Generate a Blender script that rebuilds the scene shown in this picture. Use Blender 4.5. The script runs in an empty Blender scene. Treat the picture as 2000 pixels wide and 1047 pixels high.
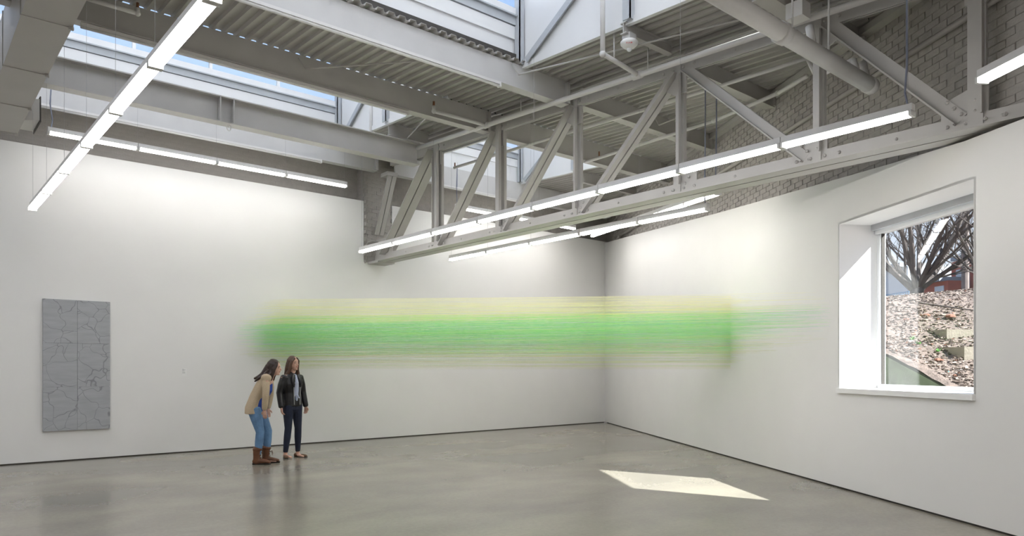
import bpy, bmesh, math, random
from mathutils import Vector, Matrix, noise
random.seed(7)
S = bpy.context.scene
COL = S.collection
V = Vector

# ------------------------------------------------------------------ camera
HC = 1.48
HEAD = math.radians(49.46)
FPX, CXP, YHP = 1407.0, 1000.0, 720.0
cam = bpy.data.cameras.new('camera'); camo = bpy.data.objects.new('camera', cam); COL.objects.link(camo)
camo.location = (0, 0, HC); camo.rotation_euler = (math.pi/2, 0, HEAD - math.pi/2)
cam.sensor_fit = 'HORIZONTAL'; cam.sensor_width = 36; cam.lens = 36*FPX/2000
cam.shift_y = (YHP - 523.5)/2000; cam.clip_start = 0.05; cam.clip_end = 500
S.camera = camo
FW = V((math.cos(HEAD), math.sin(HEAD), 0)); RT = V((math.sin(HEAD), -math.cos(HEAD), 0))

# ------------------------------------------------------------------ world, sun, exposure
w = bpy.data.worlds.new('sky'); S.world = w; w.use_nodes = True
nt = w.node_tree; nt.nodes.clear()
wo = nt.nodes.new('ShaderNodeOutputWorld'); bg = nt.nodes.new('ShaderNodeBackground')
tc = nt.nodes.new('ShaderNodeTexCoord'); sx = nt.nodes.new('ShaderNodeSeparateXYZ'); rp = nt.nodes.new('ShaderNodeValToRGB')
nt.links.new(tc.outputs['Generated'], sx.inputs[0]); nt.links.new(sx.outputs['Z'], rp.inputs[0])
rp.color_ramp.elements[0].position = 0.0; rp.color_ramp.elements[0].color = (.90, .93, .98, 1)
rp.color_ramp.elements[1].position = 0.75; rp.color_ramp.elements[1].color = (.22, .42, .95, 1)
e = rp.color_ramp.elements.new(0.18); e.color = (.72, .80, .95, 1); e = rp.color_ramp.elements.new(0.36); e.color = (.50, .67, 1.0, 1)
nt.links.new(rp.outputs[0], bg.inputs[0]); bg.inputs[1].default_value = .74; nt.links.new(bg.outputs[0], wo.inputs[0])

SUN_DIR = V((-.327, .945, -.80)).normalized()          # the way the sunlight travels
sl = bpy.data.lights.new('sun', 'SUN'); so = bpy.data.objects.new('sun', sl); COL.objects.link(so)
sl.energy = 17.0; sl.angle = math.radians(.55); sl.color = (1, .975, .94)
so.rotation_euler = SUN_DIR.to_track_quat('-Z', 'Y').to_euler(); so.location = (20, -20, 25)

S.cycles.max_bounces = 6; S.cycles.diffuse_bounces = 4; S.cycles.glossy_bounces = 3; S.cycles.adaptive_threshold = .035
S.cycles.caustics_reflective = False; S.cycles.caustics_refractive = False
TUBE_POWER = 17.0
S.view_settings.view_transform = 'Standard'; S.view_settings.look = 'None'
S.view_settings.exposure = 0.6; S.view_settings.gamma = 1.0; S.view_settings.use_curve_mapping = False

# ------------------------------------------------------------------ materials
def mat(name, rgb, rough=.6, var=.06, scale=6., bump=0., metal=0., bscale=None, spec=.5, detail=4., stretch=None):
    m = bpy.data.materials.new(name); m.use_nodes = True
    n = m.node_tree.nodes; l = m.node_tree.links; b = n['Principled BSDF']
    b.inputs['Roughness'].default_value = rough; b.inputs['Metallic'].default_value = metal
    b.inputs['Specular IOR Level'].default_value = spec
    t = n.new('ShaderNodeTexCoord'); src = t.outputs['Object']
    if stretch:
        mp = n.new('ShaderNodeMapping'); mp.inputs['Scale'].default_value = stretch
        l.new(src, mp.inputs[0]); src = mp.outputs[0]
    z = n.new('ShaderNodeTexNoise'); z.inputs['Scale'].default_value = scale; z.inputs['Detail'].default_value = detail
    l.new(src, z.inputs['Vector'])
    r = n.new('ShaderNodeValToRGB'); r.color_ramp.elements[0].position = .3; r.color_ramp.elements[1].position = .7
    r.color_ramp.elements[0].color = tuple(max(0, c*(1-var)) for c in rgb) + (1,)
    r.color_ramp.elements[1].color = tuple(min(1, c*(1+var)) for c in rgb) + (1,)
    l.new(z.outputs['Fac'], r.inputs[0]); l.new(r.outputs[0], b.inputs['Base Color'])
    if bump:
        z2 = n.new('ShaderNodeTexNoise'); z2.inputs['Scale'].default_value = bscale or scale*5; z2.inputs['Detail'].default_value = 5
        l.new(src, z2.inputs['Vector'])
        bp = n.new('ShaderNodeBump'); bp.inputs['Strength'].default_value = bump; bp.inputs['Distance'].default_value = .02
        l.new(z2.outputs['Fac'], bp.inputs['Height']); l.new(bp.outputs[0], b.inputs['Normal'])
    return m

def emis(name, rgb, s):
    m = bpy.data.materials.new(name); m.use_nodes = True; n = m.node_tree.nodes; n.clear()
    o = n.new('ShaderNodeOutputMaterial'); e = n.new('ShaderNodeEmission')
    e.inputs[0].default_value = (*rgb, 1); e.inputs[1].default_value = s
    m.node_tree.links.new(e.outputs[0], o.inputs[0]); return m

def glass(name, tint=(.96, .98, .98)):
    m = bpy.data.materials.new(name); m.use_nodes = True; n = m.node_tree.nodes; l = m.node_tree.links; n.clear()
    o = n.new('ShaderNodeOutputMaterial'); mx = n.new('ShaderNodeMixShader')
    tr = n.new('ShaderNodeBsdfTransparent'); tr.inputs[0].default_value = (*tint, 1)
    gl = n.new('ShaderNodeBsdfGlossy'); gl.inputs['Roughness'].default_value = 0
    g = n.new('ShaderNodeNewGeometry'); fr = n.new('ShaderNodeFresnel')
    ma = n.new('ShaderNodeMapRange'); ma.inputs['To Min'].default_value = 1.42; ma.inputs['To Max'].default_value = 1/1.42
    l.new(g.outputs['Backfacing'], ma.inputs['Value']); l.new(ma.outputs[0], fr.inputs['IOR'])
    l.new(fr.outputs[0], mx.inputs[0]); l.new(tr.outputs[0], mx.inputs[1]); l.new(gl.outputs[0], mx.inputs[2])
    l.new(mx.outputs[0], o.inputs[0]); return m

def translucent(name, rgb, t):
    m = mat(name, rgb, .8, .02, 2); n = m.node_tree.nodes; l = m.node_tree.links
    tr = n.new('ShaderNodeBsdfTranslucent'); tr.inputs[0].default_value = (.95, .97, 1, 1); mx = n.new('ShaderNodeMixShader'); mx.inputs[0].default_value = t
    o = n['Material Output']; l.new(n['Principled BSDF'].outputs[0], mx.inputs[1]); l.new(tr.outputs[0], mx.inputs[2]); l.new(mx.outputs[0], o.inputs[0]); return m

def floor_mat():
    m = mat('polished_concrete', (.275, .257, .218), rough=.3, var=.1, scale=.8, detail=8, bump=0)
    n = m.node_tree.nodes; l = m.node_tree.links; b = n['Principled BSDF']
    t = n.new('ShaderNodeTexCoord')
    z = n.new('ShaderNodeTexNoise'); z.inputs['Scale'].default_value = .55; z.inputs['Detail'].default_value = 5; z.inputs['Roughness'].default_value = .5; z.inputs['Distortion'].default_value = .25
    mp = n.new('ShaderNodeMapping'); mp.inputs['Scale'].default_value = (.8, 1.3, 1); mp.inputs['Rotation'].default_value = (0, 0, .7)
    l.new(t.outputs['Object'], mp.inputs[0]); l.new(mp.outputs[0], z.inputs['Vector'])
    r = n.new('ShaderNodeValToRGB'); r.color_ramp.elements[0].position = .22; r.color_ramp.elements[1].position = .78
    r.color_ramp.elements[0].color = (.70, .70, .71, 1); r.color_ramp.elements[1].color = (1.18, 1.16, 1.10, 1)
    l.new(z.outputs['Fac'], r.inputs[0])
    z3 = n.new('ShaderNodeTexNoise'); z3.inputs['Scale'].default_value = 22; z3.inputs['Detail'].default_value = 8; z3.inputs['Roughness'].default_value = .75
    l.new(t.outputs['Object'], z3.inputs['Vector'])
    r3 = n.new('ShaderNodeValToRGB'); r3.color_ramp.elements[0].position = .3; r3.color_ramp.elements[1].position = .7
    r3.color_ramp.elements[0].color = (.90, .90, .90, 1); r3.color_ramp.elements[1].color = (1.09, 1.09, 1.09, 1)
    l.new(z3.outputs['Fac'], r3.inputs[0])
    base = b.inputs['Base Color'].links[0].from_socket
    for rr in (r, r3):
        mm = n.new('ShaderNodeMixRGB'); mm.blend_type = 'MULTIPLY'; mm.inputs[0].default_value = 1
        l.new(base, mm.inputs[1]); l.new(rr.outputs[0], mm.inputs[2]); base = mm.outputs[0]
    l.new(base, b.inputs['Base Color'])
    mr = n.new('ShaderNodeMapRange'); mr.inputs['To Min'].default_value = .15; mr.inputs['To Max'].default_value = .28
    l.new(z.outputs['Fac'], mr.inputs['Value']); l.new(mr.outputs[0], b.inputs['Roughness'])
    return m

def crack_mat(name, seed):
    m = mat(name, (.40, .412, .435), rough=.75, var=.08, scale=3, stretch=(1, 1, 5), detail=8)
    n = m.node_tree.nodes; l = m.node_tree.links; b = n['Principled BSDF']
    t = n.new('ShaderNodeTexCoord'); mp = n.new('ShaderNodeMapping'); mp.inputs['Location'].default_value = (seed*3.7, seed*1.3, seed*2.1)
    l.new(t.outputs['Object'], mp.inputs[0])
    zz = n.new('ShaderNodeTexNoise'); zz.inputs['Scale'].default_value = 2.5; l.new(mp.outputs[0], zz.inputs['Vector'])
    ad = n.new('ShaderNodeMixRGB'); ad.blend_type = 'LINEAR_LIGHT'; ad.inputs[0].default_value = .25
    l.new(mp.outputs[0], ad.inputs[1]); l.new(zz.outputs['Color'], ad.inputs[2])
    vo = n.new('ShaderNodeTexVoronoi'); vo.feature = 'DISTANCE_TO_EDGE'; vo.inputs['Scale'].default_value = 3.4
    l.new(ad.outputs[0], vo.inputs['Vector'])
    mr = n.new('ShaderNodeMapRange'); mr.inputs['From Max'].default_value = .022; mr.inputs['To Min'].default_value = .58
    l.new(vo.outputs['Distance'], mr.inputs['Value'])
    mm = n.new('ShaderNodeMixRGB'); mm.blend_type = 'MULTIPLY'; mm.inputs[0].default_value = 1
    base = b.inputs['Base Color'].links[0].from_socket
    l.new(base, mm.inputs[1]); l.new(mr.outputs[0], mm.inputs[2]); l.new(mm.outputs[0], b.inputs['Base Color'])
    bp = n.new('ShaderNodeBump'); bp.inputs['Strength'].default_value = .5; bp.inputs['Distance'].default_value = .004
    l.new(mr.outputs[0], bp.inputs['Height']); l.new(bp.outputs[0], b.inputs['Normal'])
    return m

def stripe_mat(name, c1, c2, scale):
    m = bpy.data.materials.new(name); m.use_nodes = True; n = m.node_tree.nodes; l = m.node_tree.links; b = n['Principled BSDF']
    t = n.new('ShaderNodeTexCoord'); wv = n.new('ShaderNodeTexWave'); wv.inputs['Scale'].default_value = scale; wv.inputs['Distortion'].default_value = 1.5
    wv.bands_direction = 'Y'
    r = n.new('ShaderNodeValToRGB'); r.color_ramp.elements[0].position = .45; r.color_ramp.elements[1].position = .6
    r.color_ramp.elements[0].color = (*c1, 1); r.color_ramp.elements[1].color = (*c2, 1)
    l.new(t.outputs['Object'], wv.inputs['Vector']); l.new(wv.outputs['Fac'], r.inputs[0]); l.new(r.outputs[0], b.inputs['Base Color'])
    b.inputs['Roughness'].default_value = .8; return m

M = dict(
    white=mat('white_drywall', (.83, .825, .815), .85, .012, 1.5),
    trimwhite=mat('white_trim', (.86, .86, .86), .5, .01, 3),
    floor=floor_mat(),
    gap=mat('dark_gap', (.05, .045, .04), .9, .1),
    steel=mat('grey_painted_steel', (.50, .487, .47), .5, .05, 2.5, bump=.05),
    steel_lt=mat('pale_painted_steel', (.60, .595, .59), .5, .04, 2.5, bump=.05),
    deck=mat('painted_roof_deck', (.47, .455, .435), .55, .05, 2),
    mortar=mat('painted_mortar', (.41, .39, .365), .95, .08, 12, bump=.3),
    brick=mat('painted_brick', (.42, .40, .375), .9, .07, 7, bump=.5, bscale=45),
    skywhite=mat('white_skylight_board', (.80, .81, .82), .7, .02, 2),
    translucent=translucent('roof_panel_added_glow', (.82, .83, .84), .36),  # translucency added so the sunlit slope glows and brightens the skylight wells
    skygrey=mat('galvanised_rail', (.48, .51, .54), .5, .05, 4),
    fixture=mat('white_fixture', (.72, .71, .70), .45, .02, 5),
    socket=mat('lampholder_plastic', (.78, .78, .76), .4, .02, 8),
    tube=emis('lit_tube', (1.0, .962, .915), TUBE_POWER),
    wire=mat('steel_wire', (.42, .42, .43), .4, .05, 9),
    cord=mat('grey_blue_cord', (.22, .24, .32), .6, .1, 9),
    pipe=mat('painted_pipe', (.70, .69, .68), .45, .04, 3),
    pipe_b=mat('wall_colour_pipe', (.44, .42, .395), .6, .06, 4),
    brass=mat('sprinkler_brass', (.25, .12, .06), .5, .2, 20, metal=.4),
    duct=mat('painted_duct', (.46, .44, .415), .5, .04, 1.5),
    ductw=mat('pale_duct_boot', (.62, .60, .57), .5, .04, 2),
    dark=mat('dark_void', (.06, .055, .05), .8, .1),
    glass=glass('window_glass'),
    frame=mat('window_frame', (.80, .82, .84), .4, .02, 4),
    shade=mat('roller_shade', (.50, .51, .53), .7, .04, 5),
    plastic=mat('white_plastic', (.85, .85, .84), .35, .01, 5),
    red=mat('red_print', (.6, .03, .04), .5, .02, 5),
    print=mat('grey_print', (.35, .35, .36), .7, .05, 5),
    lens=mat('clear_lens', (.75, .77, .78), .1, .05, 5),
    mulch=mat('mulch_soil', (.125, .095, .08), .95, .4, 9, bump=1.0, bscale=40, detail=9),
    moss=mat('mossy_concrete', (.075, .105, .06), .9, .35, 3, bump=.4),
    conc=mat('old_concrete', (.17, .15, .12), .9, .12, 6, bump=.4),
    bark=mat('tree_bark', (.075, .062, .058), .9, .3, 14, bump=.5, stretch=(1, 1, .3)),
    redbrick=mat('red_brick_facade', (.28, .075, .05), .85, .15, 5),
    greywall=mat('pale_facade', (.42, .46, .50), .8, .05, 1),
    roofgrey=mat('grey_roof', (.20, .22, .25), .8, .1, 1),
    bluefence=mat('blue_railing', (.10, .22, .36), .5, .1, 3),
    pole=mat('utility_pole_wood', (.16, .13, .12), .9, .2, 4),
    skin=mat('skin', (.62, .38, .29), .5, .05, 8),
    hair1=mat('dark_brown_hair', (.035, .018, .014), .45, .3, 30, stretch=(1, 1, .15), bump=.5),
    hair2=mat('long_brown_hair', (.085, .042, .024), .42, .35, 30, stretch=(1, 1, .15), bump=.5),
    knit=mat('cream_knit', (.60, .48, .33), .95, .08, 60, bump=.6, stretch=(1, 1, 2.5)),
    blue=mat('royal_blue_shirt', (.012, .05, .30), .7, .08, 8),
    denim_l=mat('light_denim', (.12, .23, .40), .85, .25, 7, bump=.3),
    denim_d=mat('dark_denim', (.012, .018, .04), .8, .2, 9, bump=.2),
    leather=mat('black_leather', (.008, .008, .010), .33, .3, 9, bump=.35, bscale=14),
    boot=mat('brown_leather', (.12, .045, .018), .5, .25, 12, bump=.2),
    sole=mat('dark_sole', (.02, .014, .01), .7, .1),
    moc=mat('tan_moccasin', (.13, .07, .035), .6, .2, 10),
    shirt=stripe_mat('striped_shirt', (.70, .73, .80), (.16, .22, .42), 26),
    lip=mat('lips', (.42, .11, .10), .4, .05), eye=mat('dark_eye', (.03, .02, .018), .3, .1),
    lace=mat('boot_lace', (.09, .04, .02), .8, .1),
    zip=mat('zip_metal', (.5, .5, .5), .3, .1, 9, metal=.9),
    leaf=mat('weed_leaf', (.08, .22, .04), .7, .2), teal=mat('teal_scrap', (.02, .35, .38), .5, .1),
    chip_l=mat('pale_chip', (.27, .22, .19), .9, .2), chip_d=mat('dark_chip', (.065, .045, .035), .9, .3), chip_r=mat('brick_rubble', (.16, .07, .045), .9, .2),
)

# ------------------------------------------------------------------ mesh helpers
class MB:
    def __init__(s): s.v = []; s.f = []
    def add(s, vs, fs):
        k = len(s.v); s.v += [tuple(v) for v in vs]; s.f += [tuple(i+k for i in f) for f in fs]; return s
    def box(s, a, b):
        x0, y0, z0 = a; x1, y1, z1 = b
        return s.add([(x0,y0,z0),(x1,y0,z0),(x1,y1,z0),(x0,y1,z0),(x0,y0,z1),(x1,y0,z1),(x1,y1,z1),(x0,y1,z1)],
                     [(3,2,1,0),(4,5,6,7),(0,1,5,4),(1,2,6,5),(2,3,7,6),(3,0,4,7)])
    def obox(s, c, ax, ay, az):
        c = V(c); ax = V(ax); ay = V(ay); az = V(az); vs = []
        for k in (-1, 1):
            for i, j in ((-1,-1),(1,-1),(1,1),(-1,1)): vs.append(c + ax*i + ay*j + az*k)
        return s.add(vs, [(3,2,1,0),(4,5,6,7),(0,1,5,4),(1,2,6,5),(2,3,7,6),(3,0,4,7)])
    def bar(s, p, q, w, h, up=(0,0,1), off=(0,0)):
        p = V(p); q = V(q); d = (q-p).normalized(); sd = d.cross(V(up)).normalized(); u2 = sd.cross(d).normalized()
        c = (p+q)/2 + sd*off[0] + u2*off[1]
        return s.obox(c, sd*w/2, d*((q-p).length/2), u2*h/2)
    def tube(s, p, q, r, n=8, r2=None, caps=True):
        p = V(p); q = V(q); r2 = r if r2 is None else r2
        d = (q-p).normalized(); a = d.cross(V((0,0,1)))
        if a.length < 1e-3: a = d.cross(V((1,0,0)))
        a.normalize(); b = d.cross(a); vs = []
        for c, rr in ((p, r), (q, r2)):
            for i in range(n):
                t = 2*math.pi*i/n; vs.append(c + (a*math.cos(t) + b*math.sin(t))*rr)
        fs = [(i, (i+1) % n, n+(i+1) % n, n+i) for i in range(n)]
        if caps: fs += [tuple(range(n-1, -1, -1)), tuple(range(n, 2*n))]
        return s.add(vs, fs)
    def poly(s, pts, r, n=8):
        for i in range(len(pts)-1):
            s.tube(pts[i], pts[i+1], r, n)
            if 0 < i: s.ball(pts[i], r*1.0, n, 4)
        return s
    def ball(s, c, r, n=8, m=5, sc=(1,1,1)):
        c = V(c); vs = [c + V((0,0,-r*sc[2]))]
        for j in range(1, m):
            ph = -math.pi/2 + math.pi*j/m
            for i in range(n):
                t = 2*math.pi*i/n; vs.append(c + V((r*sc[0]*math.cos(ph)*math.cos(t), r*sc[1]*math.cos(ph)*math.sin(t), r*sc[2]*math.sin(ph))))
        vs.append(c + V((0,0,r*sc[2]))); fs = []
        for i in range(n): fs.append((0, 1+(i+1) % n, 1+i))
        for j in range(m-2):
            for i in range(n): fs.append((1+j*n+i, 1+j*n+(i+1) % n, 1+(j+1)*n+(i+1) % n, 1+(j+1)*n+i))
        L = len(vs)-1; o = 1+(m-2)*n
        for i in range(n): fs.append((o+i, o+(i+1) % n, L))
        return s.add(vs, fs)
    def prism(s, pts, nrm):
        """closed polygon pts extruded by vector nrm"""
        n = len(pts); nrm = V(nrm); vs = [V(p) for p in pts] + [V(p)+nrm for p in pts]
        fs = [tuple(range(n-1, -1, -1)), tuple(range(n, 2*n))] + [(i, (i+1) % n, n+(i+1) % n, n+i) for i in range(n)]
        return s.add(vs, fs)
    def lathe(s, c, prof, n=16):
        c = V(c); vs = []
        for r, z in prof:
            for i in range(n):
                t = 2*math.pi*i/n; vs.append(c + V((r*math.cos(t), r*math.sin(t), z)))
        fs = []
        for j in range(len(prof)-1):
            for i in range(n): fs.append((j*n+i, j*n+(i+1) % n, (j+1)*n+(i+1) % n, (j+1)*n+i))
        fs += [tuple(range(n-1, -1, -1)), tuple(range((len(prof)-1)*n, len(prof)*n))]
        return s.add(vs, fs)
    def loft(s, pts, rad, side=(0,1,0), n=12, dome=.6):
        """closed tube through pts; rad = list of (a along side, b across); domed ends"""
        side = V(side); P = [V(p) for p in pts]; rings = []
        for i, p in enumerate(P):
            d = (P[min(i+1, len(P)-1)] - P[max(i-1, 0)]).normalized()
            a = (side - d*side.dot(d)).normalized(); b = d.cross(a); rings.append((p, a, b, rad[i], d))
        full = []
        p, a, b, r, d = rings[0]; e = min(r)*dome
        for k in (.3, .75): full.append((p - d*e*(1-k*k)**.5, a, b, (r[0]*k, r[1]*k)))
        full += [(p, a, b, r) for p, a, b, r, d in rings]
        p, a, b, r, d = rings[-1]; e = min(r)*.6
        for k in (.75, .3): full.append((p + d*e*(1-k*k)**.5, a, b, (r[0]*k, r[1]*k)))
        vs = []
        for p, a, b, r in full:
            for i in range(n):
                t = 2*math.pi*i/n; vs.append(p + a*r[0]*math.cos(t) + b*r[1]*math.sin(t))
        fs = []; m = len(full)
        for j in range(m-1):
            for i in range(n): fs.append((j*n+i, j*n+(i+1) % n, (j+1)*n+(i+1) % n, (j+1)*n+i))
        fs += [tuple(range(n-1, -1, -1)), tuple(range((m-1)*n, m*n))]
        return s.add(vs, fs)
    def mesh(s, name):
        me = bpy.data.meshes.new(name); me.from_pydata(s.v, [], s.f); me.validate(); me.update(); return me
    def build(s, name, m, parent=None, smooth=False):
        me = s.mesh(name); me.materials.append(M[m] if isinstance(m, str) else m)
        if smooth:
            for p in me.polygons: p.use_smooth = True
        o = bpy.data.objects.new(name, me); COL.objects.link(o)
        if parent is not None:
            o.parent = parent
            if parent.type == 'EMPTY':
                me.transform(Matrix.Translation(-parent.location)) if parent.rotation_euler[2] == 0 and not parent.get('local') else None
        return o

def tag(o, label, cat, group=None):
    o['label'] = label; o['category'] = cat
    if group: o['group'] = group
    return o
def struct(o): o['kind'] = 'structure'; return o
def empty(name, loc, label=None, cat=None, group=None, rz=0, local=False):
    o = bpy.data.objects.new(name, None); COL.objects.link(o); o.location = loc; o.rotation_euler = (0,0,rz)
    o.empty_display_size = .1
    if local: o['local'] = 1
    if label: tag(o, label, cat, group)
    return o

# ------------------------------------------------------------------ room geometry
YL = 13.4                                    # face of the white left wall
ZW = 4.97                                    # top of the left white lining
YB = 13.72                                   # brick face behind it
RC = V((14.732, 13.25, 0)); RD = V((-.541, -.841, 0)).normalized(); RN = V((.841, -.541, 0)).normalized()
def rw(s, z, wo=0): p = RC + RD*s + RN*wo; return V((p.x, p.y, z))
def ywall(x): return 13.25 - (14.732 - x)/.6433
def xwall(y): return 14.732 - (13.25 - y)*.6433
def zdeck(y): return 5.72 + .043*(y - 7.59)
XL, YK = -3.2, -5.2                          # unseen ends of the hall
def rtop(s):
    T = [(-.5, 4.96), (0, 4.93), (7.19, 4.18), (10.37, 3.877), (11.79, 3.744), (12.86, 3.656), (13.54, 3.64), (30, 3.62)]
    for (a, b), (c, d) in zip(T, T[1:]):
        if a <= s <= c: return b + (d-b)*(s-a)/(c-a)
    return 3.62

fl = MB(); fl.prism([(XL-.3, YK-.3, -.2), (2.9, YK-.3, -.2), rw(-.3, -.2, .1), (XL-.3, YB+.1, -.2)], (0, 0, .2))
struct(fl.build('floor', 'floor'))

# left white lining with the notch for the pilaster
PX0, PX1, PZ = 7.40, 8.08, 3.70
b = MB()
b.prism([(XL, YL, .02), (15.05, YL, .02), (15.05, YL, ZW), (PX1, YL, ZW), (PX1, YL, PZ), (PX0, YL, PZ), (PX0, YL, ZW), (XL, YL, ZW)], (0, .16, 0))
wl = struct(b.build('wall_left_lining', 'white'))
b = MB(); b.box((XL, YB, -.1), (15.6, YB+.35, 6.15)); wlb = struct(b.build('wall_left', 'mortar'))
b = MB(); b.box((XL, YL+.012, 0), (14.8, YL+.15, .02)); struct(b.build('gap_strip_left', 'gap'))  # dark strip painted in for the shade of the recessed gap under the lining

# right white lining with the window opening
WS0, WS1, WZ0, WZ1, WD = 10.83, 12.99, 1.235, 3.268, .50
ss = [-.25, 2, 4, 7.19, 9, 10.37, WS0, 11.79, 12.86, WS1, 13.54, 16, 21.9]
b = MB()
def rpanel(mb, s0, s1, zlo, zhi0, zhi1, w0, w1):
    mb.prism([rw(s0, zlo, w0), rw(s1, zlo, w0), rw(s1, zhi1, w0), rw(s0, zhi0, w0)], RN*(w1-w0))
b.prism([rw(-.25, .02)] + [rw(WS0, .02)] + [rw(s, rtop(s)) for s in reversed(ss) if s <= WS0], RN*.14)
b.prism([rw(WS1, .02), rw(21.9, .02)] + [rw(s, rtop(s)) for s in reversed(ss) if s >= WS1], RN*.14)
b.prism([rw(WS0, .02), rw(WS1, .02), rw(WS1, WZ0), rw(WS0, WZ0)], RN*.14)
b.prism([rw(WS0, WZ1), rw(WS1, WZ1)] + [rw(s, rtop(s)) for s in reversed(ss) if WS0 <= s <= WS1], RN*.14)
struct(b.build('wall_right_lining', 'white'))
b = MB()
for s0, s1, z0, z1 in ((-1, WS0-.03, -.1, 6.1), (WS1+.03, 22.2, -.1, 6.1), (WS0-.03, WS1+.03, -.1, WZ0-.03), (WS0-.03, WS1+.03, WZ1+.03, 6.1)):
    rpanel(b, s0, s1, z0, z1, z1, .20, .62)
wrb = struct(b.build('wall_right', 'mortar'))
b = MB(); b.prism([rw(0, 0, .012), rw(21.5, 0, .012), rw(21.5, .02, .012), rw(0, .02, .012)], RN*.12); struct(b.build('gap_strip_right', 'gap'))  # same dark strip, the gap's shade as colour, along the right lining
b = MB(); b.box((XL-.3, YK-.3, 0), (XL, YB+.3, 6.3)); struct(b.build('wall_far_left', 'white'))
b = MB(); b.box((XL, YK-.3, 0), (3.4, YK, 6.3)); struct(b.build('wall_back', 'white'))

# ---- bricks: the ones that show largest are single pieces, the rest one joined part
def proj(p):
    d = V(p) - V((0,0,HC)); z = d.dot(FW); return (CXP + FPX*d.dot(RT)/z, YHP - FPX*d.z/z, z)
BVAR = []
for k in range(5):
    rr = random.Random(k); q = MB(); j = lambda: rr.uniform(-.0015, .0015)
    x, y, z = .1032, .0045, .0358
    q.add([(-x+j(), -y+j(), -z+j()), (x+j(), -y+j(), -z+j()), (x+j(), y, -z+j()), (-x+j(), y, -z+j()),
           (-x+j(), -y+j(), z+j()), (x+j(), -y+j(), z+j()), (x+j(), y, z+j()), (-x+j(), y, z+j())],
          [(3,2,1,0),(4,5,6,7),(0,1,5,4),(1,2,6,5),(3,0,4,7)])
    BVAR.append(q)
BM = [q.mesh('brick') for q in BVAR]
for me in BM: me.materials.append(M['brick'])
def brickwork(parent, org, ud, length, zlo, zhi, nmax=300):
    """org: brick-face origin, ud: horizontal direction, face normal = up x ud turned to the room"""
    ud = V(ud).normalized(); ang = math.atan2(ud.y, ud.x); cand = []
    row = 0; z = 3.40
    while z < 6.1:
        s = -.2 + (.106 if row % 2 else 0)
        while s < length:
            c = V(org) + ud*s
            if z+.03 > zlo(s) and z-.03 < zhi(c.y):
                x, y, dd = proj((c.x, c.y, z)); vis = dd > 0 and -30 < x < 2030 and y > -20
                cand.append(((1/dd if vis else 0), V((c.x, c.y, z)), row))
            s += .2125
        z += .0775; row += 1
    cand.sort(key=lambda t: -t[0])
    rot = Matrix.Rotation(ang, 4, 'Z'); rest = MB()
    for i, (k, c, r_) in enumerate(cand):
        rr = random.Random(i); off = V((rr.uniform(-.004, .004), 0, rr.uniform(-.003, .003)))
        nrm = V((ud.y, -ud.x, 0)); p = c + off + nrm*rr.uniform(-.003, .002)
        if i < nmax and k > 0:
            o = bpy.data.objects.new('brick', BM[rr.randrange(5)]); COL.objects.link(o)
            o.location = p; o.rotation_euler = (rr.uniform(-.01, .01), 0, ang); o.parent = parent
        else:
            q = BVAR[rr.randrange(5)]; rest.add([p + rot @ V(v) for v in q.v], q.f)
    o = rest.build('brickwork', 'brick', parent); o['kind'] = 'stuff'
brickwork(wlb, (0, YB-.001, 0), (1, 0, 0), 15.3, lambda s: 4.85, lambda y: zdeck(y)+.02)
brickwork(wrb, tuple(rw(13.9, 0, .199)), tuple(-RD), 14.0, lambda s: rtop(13.9-s)-.1, lambda y: zdeck(y)+.02)
# brick pilaster that carries the truss
PY = 13.42
b = MB(); b.box((PX0+.02, PY, PZ-.1), (PX1-.02, YB+.05, 6.0)); pil = struct(b.build('wall_left_pilaster', 'mortar'))
brickwork(pil, (PX0+.08, PY-.004, 0), (1, 0, 0), .62, lambda s: 3.62 if s > -.05 else 9, lambda y: 5.98)
brickwork(pil, (PX0+.016, YB-.05, 0), (0, -1, 0), .26, lambda s: 3.62 if s > -.05 else 9, lambda y: 5.98, 30)

# ------------------------------------------------------------------ roof deck (corrugated steel sheets)
ceil = empty('ceiling', (0, 0, 0)); struct(ceil)
PITCH = .1524
def deck(x0, x1, y0, y1):
    n = int((x1-x0)/PITCH); k = 0
    while k < n:
        mb = MB(); top = .0015
        for i in range(k, min(k+6, n)):
            xa = x0 + i*PITCH; ya = max(y0, ywall(xa) + .0) - .0
            ylo = max(y0, ywall(xa+PITCH/2) - .25)
            if ylo >= y1 - .05: continue
            prof = [(0, 0), (.044, 0), (.060, .040), (.136, .040), (.1524, 0)]
            vs = []
            for y in (ylo, y1):
                for px, pz in prof: vs.append((xa+px, y, zdeck(y)+pz))
            for y in (ylo, y1):
                for px, pz in prof: vs.append((xa+px, y, zdeck(y)+pz+.004))
            m = len(prof)
            fs = [(j, j+1, m+j+1, m+j) for j in range(m-1)] + [(2*m+j, 3*m+j, 3*m+j+1, 2*m+j+1) for j in range(m-1)]
            fs += [(j, 2*m+j, 2*m+j+1, j+1) for j in range(m-1)] + [(m+j, m+j+1, 3*m+j+1, 3*m+j) for j in range(m-1)]
            mb.add(vs, fs)
        if mb.v: mb.build('deck_sheet', 'deck', ceil)
        k += 6
XE1, XE3 = 6.68, 11.45
def light_block(x0, x1, y0, y1):  # unseen cover added above the deck to block sky light through the flutes
    q = MB(); xs = [x0, x1]
    a0 = min(x1, xwall(y0)+.45); a1 = min(x1, xwall(y1)+.45)
    P4 = [(x0, y0), (a0, y0)] + ([(x1, 13.25-(14.732+.45-x1)/.6433)] if a0 < x1 and xwall(y1)+.45 > x1 else []) + [(a1, y1), (x0, y1)]
    q.prism([(x, y, zdeck(y)+.046) for x, y in P4], (0, 0, .1))
    q.build('light_block_board', 'dark', ceil)
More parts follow.
